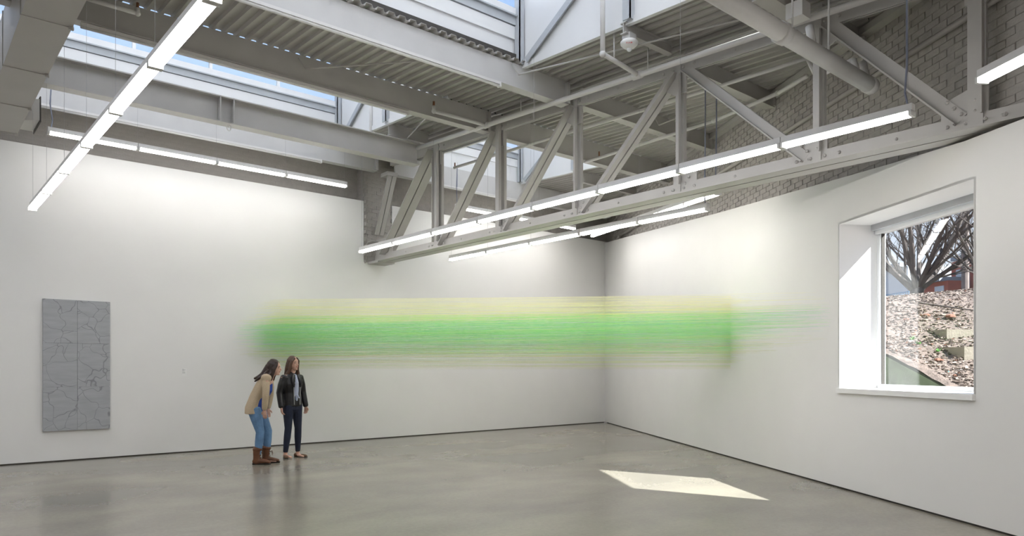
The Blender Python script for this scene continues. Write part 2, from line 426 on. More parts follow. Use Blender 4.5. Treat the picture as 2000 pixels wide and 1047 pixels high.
light_block(XL-.3, 13.2, 7.60, 9.47); light_block(XE1+.05, 8.55, 7.60, YB+.3); light_block(XE3+.05, 16, 9.47, YB+.3)
light_block(XE1+.05, 12.3, 3.70, 7.70); light_block(XL-.3, 10, YK-.3, 3.72); light_block(XL-.3, 16, 13.17, YB+.3)
deck(XL, 12.6, 7.50, 9.50)
deck(XE1, 8.55, 9.50, YB+.05)
deck(XE3, 15.6, 9.50, YB+.05)
deck(XE1, 11.3, 3.70, 7.50)
deck(XL, 9.0, YK-.1, 3.70)
deck(XL, 9.0, 13.16, YB+.05)
deck(8.55, XE3, 13.16, YB+.05)

# ------------------------------------------------------------------ sawtooth skylights, glazed to the north
def skylight(n, x0, x1, ys, yn):
    root = empty('window_%d' % n, ((x0+x1)/2, (ys+yn)/2, zdeck(yn))); struct(root)
    zn = zdeck(yn); zs = zdeck(ys)
    def B(name, m, f): q = MB(); f(q); return q.build(name, m, root)
    B('curb_board', 'skywhite', lambda q: q.box((x0, yn, zn-.02), (x1, yn+.06, zn+.78)))
    B('ledge_board', 'skywhite', lambda q: q.box((x0, yn-.03, zn+.36), (x1, yn, zn+.54)))
    B('rail', 'skygrey', lambda q: (q.box((x0, yn-.05, zn+.55), (x1, yn, zn+.67)), q.box((x0, yn-.09, zn+.66), (x1, yn, zn+.68))))
    B('sill_board', 'skywhite', lambda q: q.box((x0, yn-.05, zn+.68), (x1, yn+.06, zn+.79)))
    TOP = 2.15
    k = max(1, round((x1-x0)/1.25)); 
    for i in range(k+1):
        x = x0 + (x1-x0)*i/k
        B('mullion', 'skywhite', lambda q: q.box((x-.025, yn, zn+.79), (x+.025, yn+.06, zn+TOP)))
        if i < k: B('pane', 'glass', lambda q: q.box((x+.026, yn+.025, zn+.795), (x+(x1-x0)/k-.026, yn+.035, zn+TOP-.01)))
    B('head_rail', 'skywhite', lambda q: q.box((x0, yn-.02, zn+TOP), (x1, yn+.08, zn+TOP+.12)))
    zt = zn + TOP + .1
    B('sloping_roof', 'translucent', lambda q: q.prism([(x0-.1, ys-.15, zs+.05), (x0-.1, yn+.1, zt+.02), (x0-.1, yn+.1, zt+.03), (x0-.1, ys-.15, zs+.06)], (x1-x0+.2, 0, 0)))
    for xe, sgn in ((x0, -1), (x1, 1)):
        B('end_wall', 'skywhite', lambda q: q.prism([(xe, ys-.1, zs-.01), (xe, yn+.06, zn-.01), (xe, yn+.06, zt+.05), (xe, ys-.1, zs+.10)], (.05*sgn, 0, 0)))
    xi = x1
    B('corner_post', 'skygrey', lambda q: (q.box((xi-.10, yn-.13, zn), (xi-.085, yn-.02, zn+TOP)), q.box((xi-.10, yn-.13, zn), (xi-.02, yn-.115, zn+TOP))))
    yb = ys + .48*(yn-ys)
    B('brace', 'skygrey', lambda q: (q.bar((xi-.06, yn-.22, zn+.02), (xi-.06, yb-.1, zn+1.15), .09, .015, (1, 0, 0)), q.bar((xi-.02, yn-.22, zn+.02), (xi-.02, yb-.1, zn+1.15), .012, .08, (1, 0, 0))))
    B('mid_post', 'skygrey', lambda q: (q.box((xi-.08, yb-.06, zdeck(yb)), (xi-.065, yb+.06, zdeck(yb)+1.1)), q.box((xi-.08, yb-.06, zdeck(yb)), (xi, yb-.045, zdeck(yb)+1.1))))
    B('edge_trim', 'skywhite', lambda q: q.prism([(xi-.02, ys, zdeck(ys)-.035), (xi-.02, yn, zn-.035), (xi-.02, yn, zn+.05), (xi-.02, ys, zs+.05)], (.06, 0, 0)))
    return root
skylight(2, XL+.05, XE1, 9.50, 13.10)
skylight(3, XL+.05, XE1, 3.75, 7.66)
skylight(4, 8.6, XE3, 9.50, 13.10)

# ------------------------------------------------------------------ steel beams
def ibeam(name, label, x0, x1, y, zlo, zhi, fw, m='steel', ft=.018, extra=None, tw=.012, sheet=False):
    r = empty(name, ((x0+x1)/2, y, zlo), label, 'beam', 'steel roof beams')
    q = MB(); q.box((x0, y-tw/2, zlo+ft), (x1, y+tw/2, zhi-ft)); q.build('web', m, r)
    q = MB(); q.box((x0, y-fw/2, zlo), (x1, y+fw/2, zlo+ft)); q.build('flange', m, r)
    q = MB(); q.box((x0, y-fw/2, zhi-ft), (x1, y+fw/2, zhi)); q.build('flange', m, r)
    if extra: extra(r)
    return r
XT = 7.70                                     # truss plane
def plate_beam(label, x0, x1, y, zlo, zhi, m='steel'):
    """beam boxed in by a plate on the room side"""
    r = empty('roof_beam', ((x0+x1)/2, y, zlo), label, 'beam', 'steel roof beams')
    q = MB(); q.box((x0, y-.02, zlo+.012), (x1, y+.02, zhi)); q.build('web', m, r)
    q = MB(); q.box((x0, y-.06, zlo), (x1, y+.10, zlo+.012)); q.build('flange', m, r)
    q = MB(); q.box((x1-.04, y-.075, zlo+.02), (x1+.02, y+.12, zhi-.03)); q.build('end_plate', m, r)
    return r
def a_extra(r):
    for x in (3.72, 3.92):
        q = MB(); q.box((x-.008, 11.10, 5.225), (x+.008, 11.2, 5.60)); q.build('stiffener', 'steel', r)
    q = MB(); n = 10
    for i in range(n):
        a0 = 2*math.pi*i/n; a1 = 2*math.pi*(i+1)/n
        q.tube((3.86+.03*math.cos(a0), 11.15, 5.15+.04*math.sin(a0)), (3.86+.03*math.cos(a1), 11.15, 5.15+.04*math.sin(a1)), .010, 6)
    q.build('eye_bolt', 'pipe', r)
ibeam('steel_beam', 'deep grey I-beam with an eye bolt crossing below the left skylight', XL, 7.28, 11.2, 5.205, 5.60, .2, 'steel', extra=a_extra)
plate_beam('pale boxed beam along the left brick wall, left of the pilaster', XL, 7.50, 13.08, 5.53, zdeck(13.1)-.005, 'steel_lt')
plate_beam('pale boxed beam along the left brick wall, right of the pilaster', 7.95, 14.6, 13.08, 5.53, zdeck(13.1)-.005, 'steel_lt')
plate_beam('grey beam with daylight gaps along its top edge, behind the left light row', XL, XT-.16, 9.45, 5.43, zdeck(9.45)-.004)
plate_beam('pale grey beam with a white tube along its bottom, under the big skylight', XL, XT-.16, 7.59, 5.37, zdeck(7.59)-.004, 'steel_lt')
plate_beam('grey beam beyond the truss below the small far skylight', XT+.16, xwall(9.45)+.12, 9.45, 5.40, zdeck(9.45)-.004)
plate_beam('grey beam beyond the truss, second from the small far skylight', XT+.16, xwall(7.59)+.12, 7.59, 5.43, zdeck(7.59)-.004)
plate_beam('grey beam beyond the truss at mid span, ending at the right brick wall', XT+.16, xwall(5.7)+.12, 5.7, 5.39, zdeck(5.7)-.004)
plate_beam('short grey beam beyond the truss above the capped pipe', XT+.16, xwall(3.9)+.12, 3.88, 5.34, zdeck(3.9)-.004)
def small(label, x0, x1, y, zlo, zhi):
    return ibeam('purlin', label, x0, x1, y, zlo, zhi, .09, 'steel', .012)
small('short purlin between the left skylight and the truss', XE1+.03, XT-.14, 11.25, 5.66, zdeck(11.25)-.004)
small('short purlin beside the alarm between the big skylight and the truss', XE1-.05, XT-.14, 5.70, 5.50, zdeck(5.7)-.004)
small('low purlin running from the far skylight to the right brick wall', XE3-.1, xwall(11.2)+.1, 11.2, 5.63, zdeck(11.2)-.004)
# wall angle that closes the deck against the right brick wall
b = MB(); b.prism([rw(-.2, zdeck(13.3)-.10, .06), rw(13.9, zdeck(1.6)-.10, .06), rw(13.9, zdeck(1.6)-.02, .06), rw(-.2, zdeck(13.3)-.02, .06)], RN*.13)
struct(b.build('trim_1', 'steel'))

# ------------------------------------------------------------------ main truss
truss = empty('roof_truss', (XT, 7.5, 3.68), 'riveted grey steel roof truss spanning from the brick pilaster to the right wall', 'truss')
def tp(name, mb, m='steel'): return mb.build(name, m, truss)
ZB = 3.69
YE0, YE1 = 13.42, 1.75
def ztop(y): return 5.36 + .047*(y - 7.26)     # underside of the top chord
q = MB()
for sg in (-1, 1):
    q.box((XT+sg*.012 if sg > 0 else XT-.20, YE1, ZB), (XT+.20 if sg > 0 else XT-.012, YE0, ZB+.018))
    q.box((XT+sg*.012 if sg > 0 else XT-.03, YE1, ZB+.018), (XT+.03 if sg > 0 else XT-.012, YE0, ZB+.175))
tp('bottom_chord', q)
q = MB()
for sg in (-1, 1):
    xa, xb = (XT+.012, XT+.03) if sg > 0 else (XT-.03, XT-.012)
    q.prism([(xa, YE1, ztop(YE1)), (xa, 12.8, ztop(12.8)), (xa, 12.8, ztop(12.8)+.17), (xa, YE1, ztop(YE1)+.17)], (xb-xa, 0, 0))
    xa, xb = (XT+.012, XT+.14) if sg > 0 else (XT-.14, XT-.012)
    q.prism([(xa, YE1, ztop(YE1)+.15), (xa, 12.8, ztop(12.8)+.15), (xa, 12.8, ztop(12.8)+.17), (xa, YE1, ztop(YE1)+.17)], (xb-xa, 0, 0))
tp('top_chord', q)
YV = [11.14, 9.31, 7.51, 5.66, 3.82, 2.30]
VW = [.16, .14, .075, .075, .09, .13]
for y, wv in zip(YV, VW):
    q = MB()
    for sg in (-1, 1):
        q.box((XT+(.032 if sg > 0 else -.046), y-wv/2, ZB+.06), (XT+(.046 if sg > 0 else -.032), y+wv/2, ztop(y)+.12))
        q.box((XT+(.046 if sg > 0 else -.085), y-wv/2, ZB+.16), (XT+(.085 if sg > 0 else -.046), y-wv/2+.014, ztop(y)-.02))
        q.box((XT+(.046 if sg > 0 else -.085), y+wv/2-.014, ZB+.16), (XT+(.085 if sg > 0 else -.046), y+wv/2, ztop(y)-.02)) if wv > .14 else None
    tp('vertical_post', q)
def diag(p, q_, w, dp, slit=True):
    mb = MB(); P = V((XT, *p)); Q = V((XT, *q_))
    d = (Q-P).normalized(); nn = V((1, 0, 0)).cross(d)
    # underside plate in two strips with the dark slit, and two side legs
    for sg in (-1, 1):
        c = (P+Q)/2; L = (Q-P).length/2
        mb.obox(c + V((1,0,0))*sg*(w/4+.006) - nn*(dp/2)*(1 if nn.z > 0 else -1), V((w/4-.006,0,0)), d*L, nn*.008)
        mb.obox(c + V((1,0,0))*sg*.0225, V((.0085,0,0)), d*L, nn*dp/2)
    return tp('diagonal_brace', mb)
diag((13.05, 3.88), (11.28, ztop(11.2)+.08), .34, .14)
diag((11.02, 3.80), (9.44, ztop(9.4)+.05), .26, .13)
diag((9.16, 3.80), (7.60, ztop(7.6)+.05), .22, .12)
diag((7.38, 3.80), (5.72, ztop(5.7)+.05), .20, .11)
diag((5.56, ztop(5.56)+.05), (3.95, 3.82), .17, .11)
diag((3.72, ztop(3.72)+.05), (2.42, 3.84), .19, .13)
diag((2.20, ztop(2.2)+.05), (1.5, 4.55), .20, .13)
RIV = {}
def rivet(y, z, r=.020):
    if r not in RIV:
        k = MB(); k.ball((0, 0, 0), r, 6, 4); RIV[r] = k.mesh('rivet'); RIV[r].materials.append(M['steel'])
    o = bpy.data.objects.new('rivet', RIV[r]); COL.objects.link(o); o.parent = truss; o.location = V((XT-.034, y, z)) - truss.location
def gus(pts):
    q = MB(); q.prism([(XT-.011, *p) for p in pts], (.022, 0, 0)); tp('gusset_plate', q)
for i, y in enumerate(YV):
    zt = ztop(y)
    sd_ = 1 if i >= 4 else -1
    gus([(y+.10, ZB+.05), (y+.10, ZB+.40), (y+sd_*.12 if sd_ < 0 else y-.08, ZB+.42)] + ([(y-.10, ZB+.05)] if sd_ > 0 else [(y-.26, ZB+.30), (y-.26, ZB+.05)]) if sd_ < 0 else [(y-.10, ZB+.05), (y+.30, ZB+.05), (y+.30, ZB+.34), (y+.08, ZB+.42), (y-.10, ZB+.42)])
    gus([(y-.10, zt+.1), (y+.26, zt+.1), (y+.26, zt-.14), (y+.08, zt-.26), (y-.10, zt-.26)]) if i < 4 else gus([(y-.26, zt+.1), (y+.10, zt+.1), (y+.10, zt-.22), (y-.08, zt-.24), (y-.26, zt-.14)])
    for k in range(4): rivet(y-.24+.16*k, ZB+.105); rivet(y-.24+.16*k, zt+.06)
    for k in range(2): rivet(y, ZB+.2+.1*k); 
    sg = -1 if i >= 3 else 1
    sd = 1 if i >= 4 else -1
    for k in range(3): rivet(y+sd*(.12+.06*k), ZB+.2+.07*k) if i >= 4 else rivet(y-.1-.05*k, ZB+.16+.07*k)
for k in range(12): rivet(12.2-k*.92, ZB+.105, .016); rivet(12.2-k*.92, ztop(12.2-k*.92)+.07, .016)
q = MB(); q.box((XT-.2, 13.0, ZB-.03), (XT+.2, 13.44, ZB)); q.box((XT-.009, 12.75, ZB+.02), (XT+.009, 13.4, ZB+.5)); tp('bearing_plate', q)
# knee brace on the pilaster
kb = empty('knee_brace', (7.72, 13.35, 4.35), 'short leaning grey knee brace fixed to the brick pilaster', 'brace')
for sg in (-1, 1):
    q = MB(); q.bar((7.74+sg*.055, 13.36, 4.30), (7.72+sg*.055, 12.80, 5.42), .09, .03, (0, 1, 0)); q.build('channel', 'steel', kb)
q = MB(); q.box((7.60, 12.78, 5.42), (7.84, 13.05, 5.50)); q.build('bracket', 'steel', kb)
q = MB(); q.poly([(7.43, 13.36, 4.02), (7.45, 13.32, 4.10), (7.55, 13.32, 4.14), (7.72, 13.32, 4.13)], .016, 8)
tag(q.build('conduit', 'pipe_b'), 'small bent conduit at the foot of the brick pilaster', 'pipe')

# ------------------------------------------------------------------ fluorescent rows
def light_row(label, p0, p1, n, hang_every=2, zc=None, ends_cord=None, cat_group='fluorescent light rows', gaps=()):
    p0 = V(p0); p1 = V(p1); d = (p1-p0)/n; u = d.normalized(); side = u.cross(V((0,0,1))).normalized(); up = side.cross(u).normalized()
    root = empty('fluorescent_light_row', tuple(p0), label, 'light', cat_group)
    for i in range(n):
        if i in gaps: continue
        a = p0 + d*i; b_ = a + d; c = (a+b_)/2; L = d.length/2
        h = MB(); h.obox(c + up*.052, side*.034, u*(L-.004), up*.030)
        h.obox(c + up*.020, side*.050, u*(L-.004), up*.004)
        fx = h.build('fixture', 'fixture', root)
        for sg in (-1, 1):
            t = MB(); t.tube(a + u*.035 + side*sg*.026 - up*.004, b_ - u*.035 + side*sg*.026 - up*.004, .0190, 6, caps=False)
            o = t.build('tube', 'tube', None, True); o.parent = fx; o.data.transform(Matrix.Translation(-p0)); 
        for e_ in (a + u*.016, b_ - u*.016):
            t = MB(); t.obox(e_ - up*.002, side*.050, u*.012, up*.022); o = t.build('lampholder', 'socket', None); o.parent = fx; o.data.transform(Matrix.Translation(-p0))
    wr = MB(); k = 0
    for i in range(0, n+1, hang_every):
        if gaps and (i in gaps): continue
        a = p0 + d*min(max(i, .04), n-.04) + up*.08
        zt = zdeck(a.y) if zc is None else zc
        q = MB(); q.tube(a, (a.x, a.y, zt), .0018, 5); q.build('hanger_wire', 'wire', root)
    if ends_cord is not None:
        a, top = ends_cord; a = V(a)
        pts = [a, a + V((.02, .03, .12)), a + V((-.015, 0, .35)), a + V((.012, .01, .8)), V((a.x, a.y, top))]
        q = MB(); q.poly(pts, .009, 6); q.build('power_cord', 'cord', root)
    return root
light_row('long fluorescent light row hung in front of the truss', (6.57, 12.02, 3.65), (6.57, 2.43, 3.65), 8, 2, ends_cord=((6.57, 2.48, 3.73), 5.5))
light_row('fluorescent light row nearest the camera, running to the top left', (1.41, 11.68, 3.65), (1.41, -2.96, 3.65), 12, 1)  # unseen fixtures behind the camera added to brighten the right wall
light_row('fluorescent light row beyond the truss, over the coloured threads', (8.40, 11.72, 3.65), (8.40, 5.71, 3.65), 5, 1, ends_cord=((8.40, 5.76, 3.73), 5.4))
light_row('fluorescent light row along the left brick wall, left of the truss', (1.69, 12.48, 4.95), (6.53, 12.48, 4.95), 4, 1, ends_cord=((1.74, 12.48, 5.03), 5.9))
light_row('fluorescent light row along the left brick wall, right of the truss', (9.16, 12.58, 4.95), (12.82, 12.58, 4.95), 3, 1, ends_cord=((9.2, 12.58, 5.03), 5.4))
light_row('sloping fluorescent light row beside the right wall near the corner', (12.90, 12.07, 4.71), (8.94, 5.91, 3.985), 6, 2, ends_cord=((8.98, 5.97, 4.06), 5.4))
light_row('fluorescent light row at the right edge above the window', tuple(rw(14.11, 3.69, -.9)), tuple(rw(21.43, 3.70, -.9)), 6, 1)  # row lengthened out of view to throw more light on the right wall

# white tubes fixed along the beam bottoms
def strip(label, x0, x1, y, z):
    r = empty('tube_track', ((x0+x1)/2, y, z), label, 'track', 'white tracks under the beams')
    q = MB(); q.box((x0, y-.03, z+.01), (x1, y+.03, z+.045)); q.build('track_body', 'fixture', r)
    q = MB(); q.tube((x0, y, z), (x1, y, z), .020, 8); q.build('cover', 'plastic', r, True)
    q = MB(); q.box((x1-.01, y-.032, z-.02), (x1+.012, y+.032, z+.046)); q.build('end_cap', 'socket', r)
strip('white tube track under the boxed beam by the left brick wall', 1.5, 6.25, 13.0, 5.475)
strip('white tube track under the beam with daylight gaps', 1.6, 5.96, 9.44, 5.38)
strip('long white tube track under the beam of the big skylight', 1.6, 6.22, 7.54, 5.318)
strip('white tube track under the boxed beam right of the pilaster', 8.9, 12.0, 13.0, 5.475)

# ------------------------------------------------------------------ duct at the top left
du = empty('air_duct', (1.2, 8, 5.0), 'rectangular grey sheet metal duct hanging at the top left corner', 'duct')
for i, (ya, yb) in enumerate(((13.05, 11.66), (11.66, 10.2), (10.2, 8.62), (8.62, 7.05), (7.05, 5.5), (5.5, 3.9))):
    q = MB(); q.box((.945, yb+.006, 5.0), (1.385, ya-.006, 5.62)); q.build('duct_section', 'duct', du)
    q = MB(); q.box((.935, ya-.02, 4.992), (1.395, ya+.004, 5.63)); q.build('seam', 'duct', du)
    q = MB(); q.box((1.35, ya-.05, 4.965), (1.395, ya-.02, 4.995)); q.build('bracket', 'duct', du)
q = MB(); q.prism([(1.385, 12.35, 5.03), (1.56, 12.20, 5.03), (1.56, 12.86, 5.03), (1.385, 12.86, 5.03)], (0, 0, .30)); q.build('outlet_boot', 'ductw', du)
q = MB(); q.box((1.56, 12.17, 5.0), (1.575, 12.9, 5.36)); q.build('outlet_grille', 'dark', du)

# ------------------------------------------------------------------ pipes
def pipe_thing(label, parts, m='pipe'):
    first = parts[0][1][0]
    r = empty('sprinkler_pipe', tuple(first), label, 'pipe', 'sprinkler and conduit pipes')
    for nm, pts, rad in parts:
        q = MB(); q.poly(pts, rad, 10)
        if nm == 'pipe':
            for p in pts[1:-1]: q.ball(p, rad*1.35, 10, 6)
        q.build(nm, 'brass' if nm == 'sprinkler_head' else m, r, True)
    return r
def zs(y): return 5.56 + .0505*(y - 11.78)
pipe_thing('long sprinkler pipe running along the top of the truss', [
    ('pipe', [(7.28, 11.78, zs(11.78)), (7.28, 1.8, zs(1.8))], .036),
    ('pipe', [(7.28, 11.78, zs(11.78)), (6.66, 11.79, 5.57), (6.66, 11.79, 6.7)], .030),
    ('pipe', [(7.28, 6.0, zs(6.0)), (6.52, 5.93, 5.30), (6.52, 5.93, 6.6)], .030),
    ('pipe', [(7.28, 9.15, zs(9.15)), (6.30, 9.22, zs(9.15)+.02), (6.30, 9.22, zs(9.15)+.10)], .028),
    ('sprinkler_head', [(6.30, 9.22, zs(9.15)+.10), (6.30, 9.22, zs(9.15)+.17)], .018),
    ('coupling', [(7.28, 6.09, zs(6.09)), (7.28, 5.95, zs(5.95))], .050),
    ('coupling', [(7.28, 9.2, zs(9.2)), (7.28, 9.1, zs(9.1))], .048),
    ('coupling', [(7.28, 11.8, zs(11.8)), (7.28, 11.68, zs(11.68))], .050),
    ('hanger_rod', [(7.28, 8.3, zs(8.3)), (7.28, 8.3, zdeck(8.3))], .006),
    ('hanger_rod', [(7.28, 5.85, zs(5.85)), (7.28, 5.85, zdeck(5.85))], .007),
    ('hanger_rod', [(6.75, 5.95, 5.30), (6.75, 5.95, zdeck(5.95))], .008),
    ('hanger_rod', [(7.0, 11.78, 5.57), (7.0, 11.78, zdeck(11.78))], .006)])
pipe_thing('thin sprinkler pipe behind the truss, nearer of the two', [
    ('pipe', [(8.30, 11.45, 5.41), (8.48, 8.6, 5.40), (8.60, 6.7, 5.385), (8.70, 4.4, 5.38)], .026),
    ('sprinkler_head', [(8.30, 11.42, 5.43), (8.30, 11.42, 5.50)], .014)])
pipe_thing('thin sprinkler pipe behind the truss, farther of the two', [
    ('pipe', [(9.85, 9.4, 5.36), (9.70, 6.5, 5.345), (9.30, 5.2, 5.30), (8.95, 4.6, 5.26)], .028),
    ('sprinkler_head', [(9.80, 9.0, 5.38), (9.80, 9.0, 5.46)], .014),
    ('hanger_rod', [(9.75, 7.6, 5.36), (9.75, 7.6, zdeck(7.6))], .006)])
bp = pipe_thing('thick pale capped pipe crossing at the top right', [
    ('pipe', [(4.6, 3.45, 4.60), (8.17, 3.47, 4.60)], .085),
    ('coupling', [(6.22, 3.46, 4.60), (6.32, 3.46, 4.60)], .100),
    ('coupling', [(8.10, 3.47, 4.60), (8.20, 3.47, 4.60)], .092),
    ('outlet', [(6.86, 3.47, 4.68), (6.86, 3.50, 4.86)], .040), ('outlet', [(7.82, 3.47, 4.66), (7.82, 3.5, 4.80)], .036),
    ('outlet', [(8.05, 3.47, 4.66), (8.05, 3.5, 4.84)], .040),
    ('outlet', [(7.82, 3.5, 4.80), (8.20, 4.1, 4.90), (8.3, 4.3, 5.3)], .026),
    ('hanger_rod', [(6.27, 3.36, 4.62), (6.27, 3.36, zdeck(3.4))], .009), ('hanger_rod', [(7.18, 3.46, 4.66), (7.18, 3.46, zdeck(3.4))], .010),
    ('valve', [(8.2, 3.47, 4.60), (8.26, 3.47, 4.62), (8.28, 3.47, 4.68)], .02)])
pipe_thing('painted conduit running along the right brick wall', [
    ('pipe', [tuple(rw(.35, 4.70, .1)), tuple(rw(.35, 4.90, .13)), tuple(rw(.8, 4.95, .13)), tuple(rw(13.8, 4.90, .13))], .030)], 'pipe_b')
pipe_thing('white branch pipe at the top left beside the duct', [
    ('pipe', [(1.58, 9.6, 5.52), (1.86, 9.6, 5.52), (1.86, 9.6, 6.3)], .026), ('hanger_rod', [(1.74, 9.6, 5.54), (1.74, 9.6, 6.3)], .010)])
pipe_thing('thin sprinkler stub on the beam at the top left', [
    ('pipe', [(1.58, 8.95, 5.50), (2.08, 8.95, 5.50), (2.08, 8.95, 5.56)], .024),
    ('sprinkler_head', [(2.08, 8.95, 5.56), (2.08, 8.95, 5.62)], .016)])

def stay(label, p, q):
    b = MB(); b.tube(p, q, .011, 6); b.tube(q, V(q)+V((-.10, .02, .13)), .008, 5)
    tag(b.build('stay_rod', 'steel'), label, 'rod', 'thin stay rods')
stay('thin stay rod bracing the beam of the big skylight', (7.3, 4.2, 5.40), (6.55, 7.52, 5.55))
stay('thin stay rod on the grey beam with daylight gaps', (5.55, 8.3, 5.72), (4.28, 9.36, 5.60))
stay('thin stay rod under the left skylight purlin', (6.95, 11.0, 5.60), (6.42, 9.60, 5.48))
stay('thin stay rod on the second beam beyond the truss', (9.6, 6.1, 5.60), (9.62, 7.5, 5.52))

# unit at the top right above the thick pipe
un = empty('air_unit', (7.0, 3.9, 5.12), 'grey sheet metal air unit above the thick pipe at the top right', 'air unit')
q = MB(); q.box((6.62, 3.80, 5.21), (7.45, 3.98, 5.50)); q.build('casing', 'duct', un)
q = MB(); q.box((7.10, 3.79, 5.21), (7.115, 3.80, 5.50)); q.build('seam', 'dark', un)
q = MB(); q.box((6.95, 3.62, 5.06), (7.12, 3.80, 5.22)); q.build('junction_box', 'pipe', un)

# fire alarm strobe under the short purlin
fa = empty('fire_alarm', (6.74, 5.70, 5.42), 'round white fire alarm strobe with red lettering under the short purlin', 'alarm')
q = MB(); q.box((6.68, 5.64, 5.44), (6.80, 5.76, 5.52)); q.build('mounting_box', 'steel_lt', fa)
q = MB(); q.lathe((6.74, 5.70, 5.36), [(.03, -.01), (.07, .005), (.105, .04), (.108, .065), (.09, .085)], 24); q.build('dome', 'plastic', fa, True)
q = MB(); q.ball((6.74, 5.70, 5.345), .034, 10, 6); q.build('lens', 'lens', fa, True)
fc = bpy.data.curves.new('lettering', 'FONT'); fc.body = 'FIRE'; fc.size = .042; fc.extrude = .002; fc.align_x = 'CENTER'
ft_ = bpy.data.objects.new('lettering', fc); COL.objects.link(ft_)
me_ = bpy.data.meshes.new_from_object(ft_.evaluated_get(bpy.context.evaluated_depsgraph_get())); bpy.data.objects.remove(ft_)
me_.materials.clear(); me_.materials.append(M['red']); fo = bpy.data.objects.new('lettering', me_); COL.objects.link(fo)
dv = (V((0, 0, 1.48)) - V((6.74, 5.7, 5.4))); dv.z = 0; dv.normalize()
fo.location = (dv*.094 + V((0, 0, -.045))); fo.rotation_euler = (math.radians(68), 0, math.atan2(dv.y, dv.x)+math.pi/2); fo.parent = fa

# ------------------------------------------------------------------ window in the right wall
win = empty('window_1', tuple(rw(11.9, WZ0, .3))); struct(win)
def WP(name, m, s0, s1, z0, z1, w0, w1):
    q = MB(); rpanel(q, s0, s1, z0, z1, z1, w0, w1); return q.build(name, m, win)
WP('reveal', 'trimwhite', WS0-.025, WS0+.004, WZ0, WZ1-.004, .0, .62); WP('reveal', 'trimwhite', WS1-.004, WS1+.025, WZ0, WZ1-.004, .0, .62)
WP('reveal', 'trimwhite', WS0-.025, WS1+.025, WZ1-.004, WZ1+.025, .0, .62)
WP('window_sill', 'trimwhite', WS0-.02, WS1+.02, WZ0-.055, WZ0+.004, -.035, .62)
WP('shade_box', 'shade', WS0+.005, WS1-.005, WZ1-.075, WZ1-.002, .42, .50)
WP('shade_rail', 'frame', WS0+.02, WS1-.02, WZ1-.125, WZ1-.075, .46, .49)
for a in ((WS0, WS0+.07, WZ0, WZ1), (WS1-.07, WS1, WZ0, WZ1), (WS0, WS1, WZ0, WZ0+.05), (WS0, WS1, WZ1-.12, WZ1)):
    WP('window_frame', 'frame', *a, .50, .57)
WP('pane', 'glass', WS0+.07, WS1-.07, WZ0+.05, WZ1-.12, .53, .54)
WP('gasket', 'dark', WS0+.07, WS0+.078, WZ0+.05, WZ1-.12, .515, .56)

# ------------------------------------------------------------------ the grey six-panel painting and the cards
pt = empty('painting', (2.215, YL, .49), 'tall grey cracked-surface painting in six panels on the left wall', 'painting')
for i in range(2):
    for j in range(3):
        x0 = 1.750 + i*.4705; z0 = .492 + j*.6965
        q = MB(); q.box((x0+.0015, YL-.045, z0+.0015), (x0+.469, YL-.008, z0+.695))
        o = q.build('panel', crack_mat('cracked_grey_%d%d' % (i, j), i*3+j+1), pt)
q = MB(); q.box((1.76, YL-.012, .50), (2.68, YL-.001, 2.57)); q.build('backing', 'print', pt)
def card(label, x, z, wd=.085, ht=.14):
    c = empty('wall_label', (x, YL, z), label, 'label')
    q = MB(); q.box((x, YL-.004, z), (x+wd, YL, z+ht)); q.build('card', 'plastic', c)
    for k, l in enumerate((.4, .8, .5, .7, .75)):
        q = MB(); zz = z+ht-.018-.014*k-(.01 if k > 2 else 0); q.box((x+.008, YL-.0046, zz), (x+.008+l*(wd-.02), YL-.004, zz+.005)); q.build('text_line', 'print', c)
card('small white wall label right of the grey painting', 3.82, 1.345)
card('small white wall label at the far left edge of the wall', 1.13, 1.33)

# ------------------------------------------------------------------ coloured threads strung across the corner
th = empty('thread_installation', (8.5, 9.5, 1.5), 'band of fine yellow, green and blue threads strung across the corner', 'thread sculpture')
TC = {'pale_yellow': (.97, .92, .56), 'lemon': (.93, .91, .34), 'lime': (.62, .92, .28), 'green': (.36, .88, .24), 'emerald': (.30, .85, .36),
      'teal': (.22, .66, .56), 'sky': (.42, .70, .84), 'olive': (.58, .62, .26), 'straw': (.84, .79, .42)}
TM = {k: mat('thread_'+k, c, .6, .06, 3) for k, c in TC.items()}
TB = {k: MB() for k in TC}
rr = random.Random(11)
def pick(h):
    if h > .88: t = [('pale_yellow', 6), ('lemon', 1)]
    elif h > .76: t = [('pale_yellow', 5), ('lemon', 2), ('lime', 1)]
    elif h > .64: t = [('lime', 5), ('lemon', 2), ('green', 3), ('pale_yellow', 3)]
    elif h > .34: t = [('green', 6), ('emerald', 6), ('lime', 4), ('teal', 1), ('sky', 1)]
    elif h > .20: t = [('green', 4), ('emerald', 3), ('lime', 4), ('sky', 2), ('olive', 2), ('teal', 1)]
    elif h > .10: t = [('olive', 3), ('lime', 4), ('straw', 2), ('sky', 1)]
    else: t = [('straw', 4), ('olive', 2), ('lime', 2)]
    n = rr.uniform(0, sum(a for _, a in t))
    for k, a in t:
        n -= a
        if n <= 0: return k
    return t[0][0]
NT = 1500
